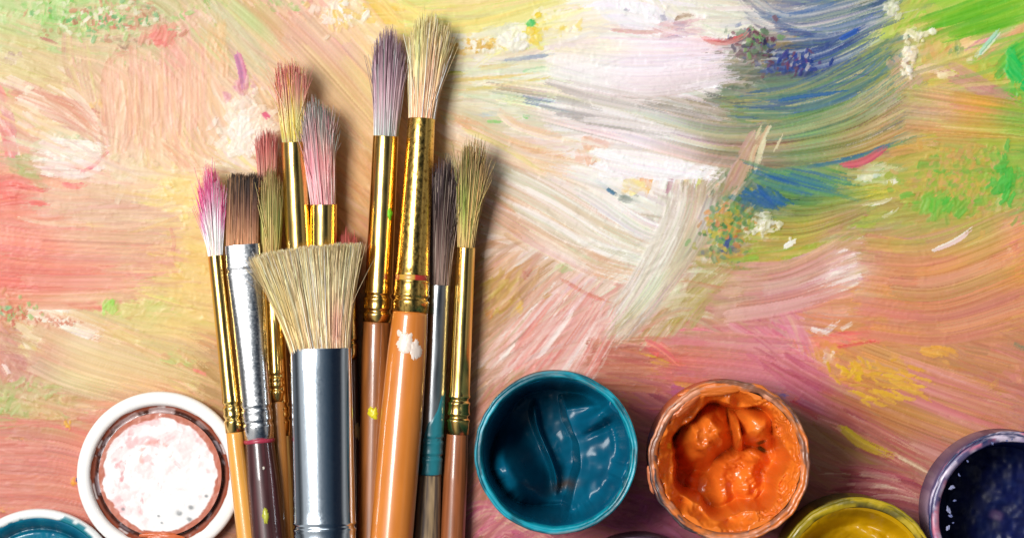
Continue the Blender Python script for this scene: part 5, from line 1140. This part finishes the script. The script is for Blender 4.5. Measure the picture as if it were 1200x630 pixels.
def ld_c(X, Y, Z):
    c = np.tile(L('f0eeec'), X.shape + (1,)); r = np.hypot(X, Y) / 67.
    n1 = fbm(X / 16 + 3, Y / 16, 5, 81); wq = 14 * (fbm(X / 20, Y / 20, 3, 86) - .5); n2 = fbm((X + wq) / 15, (Y - wq) / 12, 6, 82); n3 = fbm((X + wq) / 11 + 8, (Y + wq) / 13, 6, 84)
    bias = .05 * sstep(10, -50, X) + .05 * sstep(-10, -50, Y) - .12 * sstep(0, 60, X + Y)
    k = (sstep(.46, .66, n1 + bias) * .35 + sstep(.55, .75, n2 + bias) * .5)[..., None]; c = c * (1 - np.clip(k, 0, .8)) + L('f0b0b0') * np.clip(k, 0, .8)
    k = (sstep(.68, .84, n3 + bias * .8) * .6)[..., None]; c = c * (1 - k) + L('c85860') * k
    k = (np.exp(-((np.hypot(X + 5, Y + 20) - 18) / 3.) ** 2) * sstep(.45, .6, n2) * .6)[..., None]; c = c * (1 - k) + L('d89080') * k
    for (x, y, s) in ((25, 45, 3.5), (40, 38, 3), (38, 52, 3), (-48, 40, 2.2), (-2, 48, 1.6), (2, 56, 1.6), (60, 25, 2)):
        k = (np.minimum(1, 1.5 * bumpf(X, Y, x * .9, y, s, s * .8, 20)) * .75)[..., None]; c = c * (1 - k) + L('686c70') * k
    k = (sstep(.965, 1.0, r + (n2 - .5) * .12))[..., None]; return c * (1 - k) + L('b86850') * k
paint_surface('lid_disc', t, 187, 556, zt, 72 * k_, lambda X, Y: 16.5 + 0 * X + 1.2 * (fbm(X / 16, Y / 16, 3, 83) - .5) + .25 * (fbm(X / 5, Y / 5, 2, 85) - .5), ld_c, M['plastic'])
lump('paint_drip', t, 190, 628, 18, 22, 5, 3, -3, 'd06838', M['dry'], 4, .5)
lump('paint_spot', t, 91, 562, 17, 1.6, 3.5, 2, 10, '4c5080', M['dry'], 4, .5)

# teal lid bottom left
zt = 24
t = lid('', 45, 693, 97, None, None)
t['label'] = 'upturned white lid filled with teal paint in the bottom left corner'
k_ = (D - zt) / D
prof = [(88, .4), (93, .8), (96, 5), (97, 12), (97, 20), (95.5, 23), (92.5, 24.4), (89, 24), (86.5, 22), (85.6, 18)]
V, th = lathe(45, 693, [(r * k_, z) for r, z in prof], zt, wob=.3, seg=360, seed=51)
x, y = V[..., 0], V[..., 1]
C = np.tile(L('eef0ee'), V.shape[:-1] + (1,))
ang_ = np.arctan2(y - y.mean(), x - x.mean()); n = fbm(np.cos(ang_) * 5, np.sin(ang_) * 5 + np.arange(len(x))[:, None] * .05, 3, 55)
for i in (6, 7, 8, 9):
    w = (sstep(.52, .58, n[i] + {6: -.06, 7: .05, 8: .12, 9: .5}[i]))[:, None]; C[i] = C[i] * (1 - w) + L('087888') * w
mesh_object('lid_shell', V.reshape(-1, 3), [list(map(int, f)) for f in grid_faces(len(prof), 360, True)] + [list(range(360))[::-1]], M['plastic'], t, colors=C.reshape(-1, 3))
def tl_h(X, Y):
    r = np.hypot(X, Y) / 86.
    return 8 + 14 * sstep(.86, 1.0, r) - 4 * np.exp(-((r - .84) / .03) ** 2) + 4 * (fbm(X / 18, Y / 18, 4, 91) - .5) + 3 * np.sin(np.arctan2(Y, X) * 3 + r * 9) * (r < .8) * .5
def tl_c(X, Y, Z):
    r = np.hypot(X, Y) / 86.; n = fbm(X / 12 + 2, Y / 12, 4, 93); c = L('007c94') * (1 - n[..., None]) + L('00587c') * n[..., None]
    k = (np.exp(-((r - .86) / .05) ** 2) * .75)[..., None]; c = c * (1 - k) + L('003c50') * k
    k = (sstep(.60, .66, fbm(X / 10, Y / 4, 3, 95)) * sstep(.8, .7, r) * .6)[..., None]; c = c * (1 - k) + L('78b8c0') * k
    return c
paint_surface('paint', t, 45, 693, zt, 86.5 * k_, tl_h, tl_c, M['wet'])

# ------------------------------------------------------------------ light
w = bpy.data.worlds.new('World'); scene.world = w; w.use_nodes = True
nt = w.node_tree; N = nt.nodes; K = nt.links
bg = N['Background']
tc = N.new('ShaderNodeTexCoord'); sp = N.new('ShaderNodeSeparateXYZ'); K.new(tc.outputs['Generated'], sp.inputs[0])
# made-up surroundings: bright and dark bands shaped for the ferrules to reflect
mr = N.new('ShaderNodeMapRange'); mr.inputs['From Min'].default_value = -1; mr.inputs['From Max'].default_value = 1
K.new(sp.outputs['X'], mr.inputs['Value'])
cr = N.new('ShaderNodeValToRGB'); e = cr.color_ramp.elements
e[0].position = 0.0; e[0].color = (0.55, 0.56, 0.58, 1)
e[1].position = 1.0; e[1].color = (0.75, 0.72, 0.68, 1)
for p_, c_ in ((.05, (.12, .12, .13)), (.09, (.4, .4, .4)), (.13, (1.5, 1.5, 1.5)), (.37, (1.5, 1.48, 1.45)), (.44, (.42, .50, .58)), (.54, (.13, .21, .30)), (.66, (.02, .04, .08)), (.80, (.05, .06, .09)), (.87, (1.2, 1.15, 1.1)), (.93, (.4, .38, .36))):
    q = e.new(p_); q.color = (*c_, 1)
K.new(mr.outputs['Result'], cr.inputs['Fac']); K.new(cr.outputs['Color'], bg.inputs['Color'])
bg.inputs['Strength'].default_value = 0.36

def area(name, loc, target, size, size_y, power, color):
    l = bpy.data.lights.new(name, 'AREA'); l.shape = 'RECTANGLE'; l.size = size; l.size_y = size_y; l.energy = power; l.color = color
    o = bpy.data.objects.new(name, l); col.objects.link(o); o.location = loc
    d = Vector(target) - Vector(loc); o.rotation_euler = d.to_track_quat('-Z', 'Y').to_euler()
    return o
area('softbox', (-0.44, 0.12, 0.90), (0, 0, 0), 0.32, 0.32, 10.5, (1.0, 0.985, 0.96))
area('fill_light', (-0.25, 0.75, 0.9), (0, 0, 0), 0.5, 0.3, 1.2, (0.95, 0.97, 1.0))  # unseen weak fill lamp, added to lift the shadows

cam = bpy.data.cameras.new('camera'); co = bpy.data.objects.new('camera', cam); col.objects.link(co)
co.location = (0, 0, D * S); cam.sensor_width = 36; cam.lens = 36 * D / 1200.0
cam.clip_start = 0.01; cam.clip_end = 50
scene.camera = co
scene.render.engine = 'CYCLES'
scene.view_settings.view_transform = 'Standard'; scene.view_settings.look = 'None'
scene.view_settings.exposure = 0; scene.view_settings.gamma = 1
print('scene built', len(bpy.data.objects))
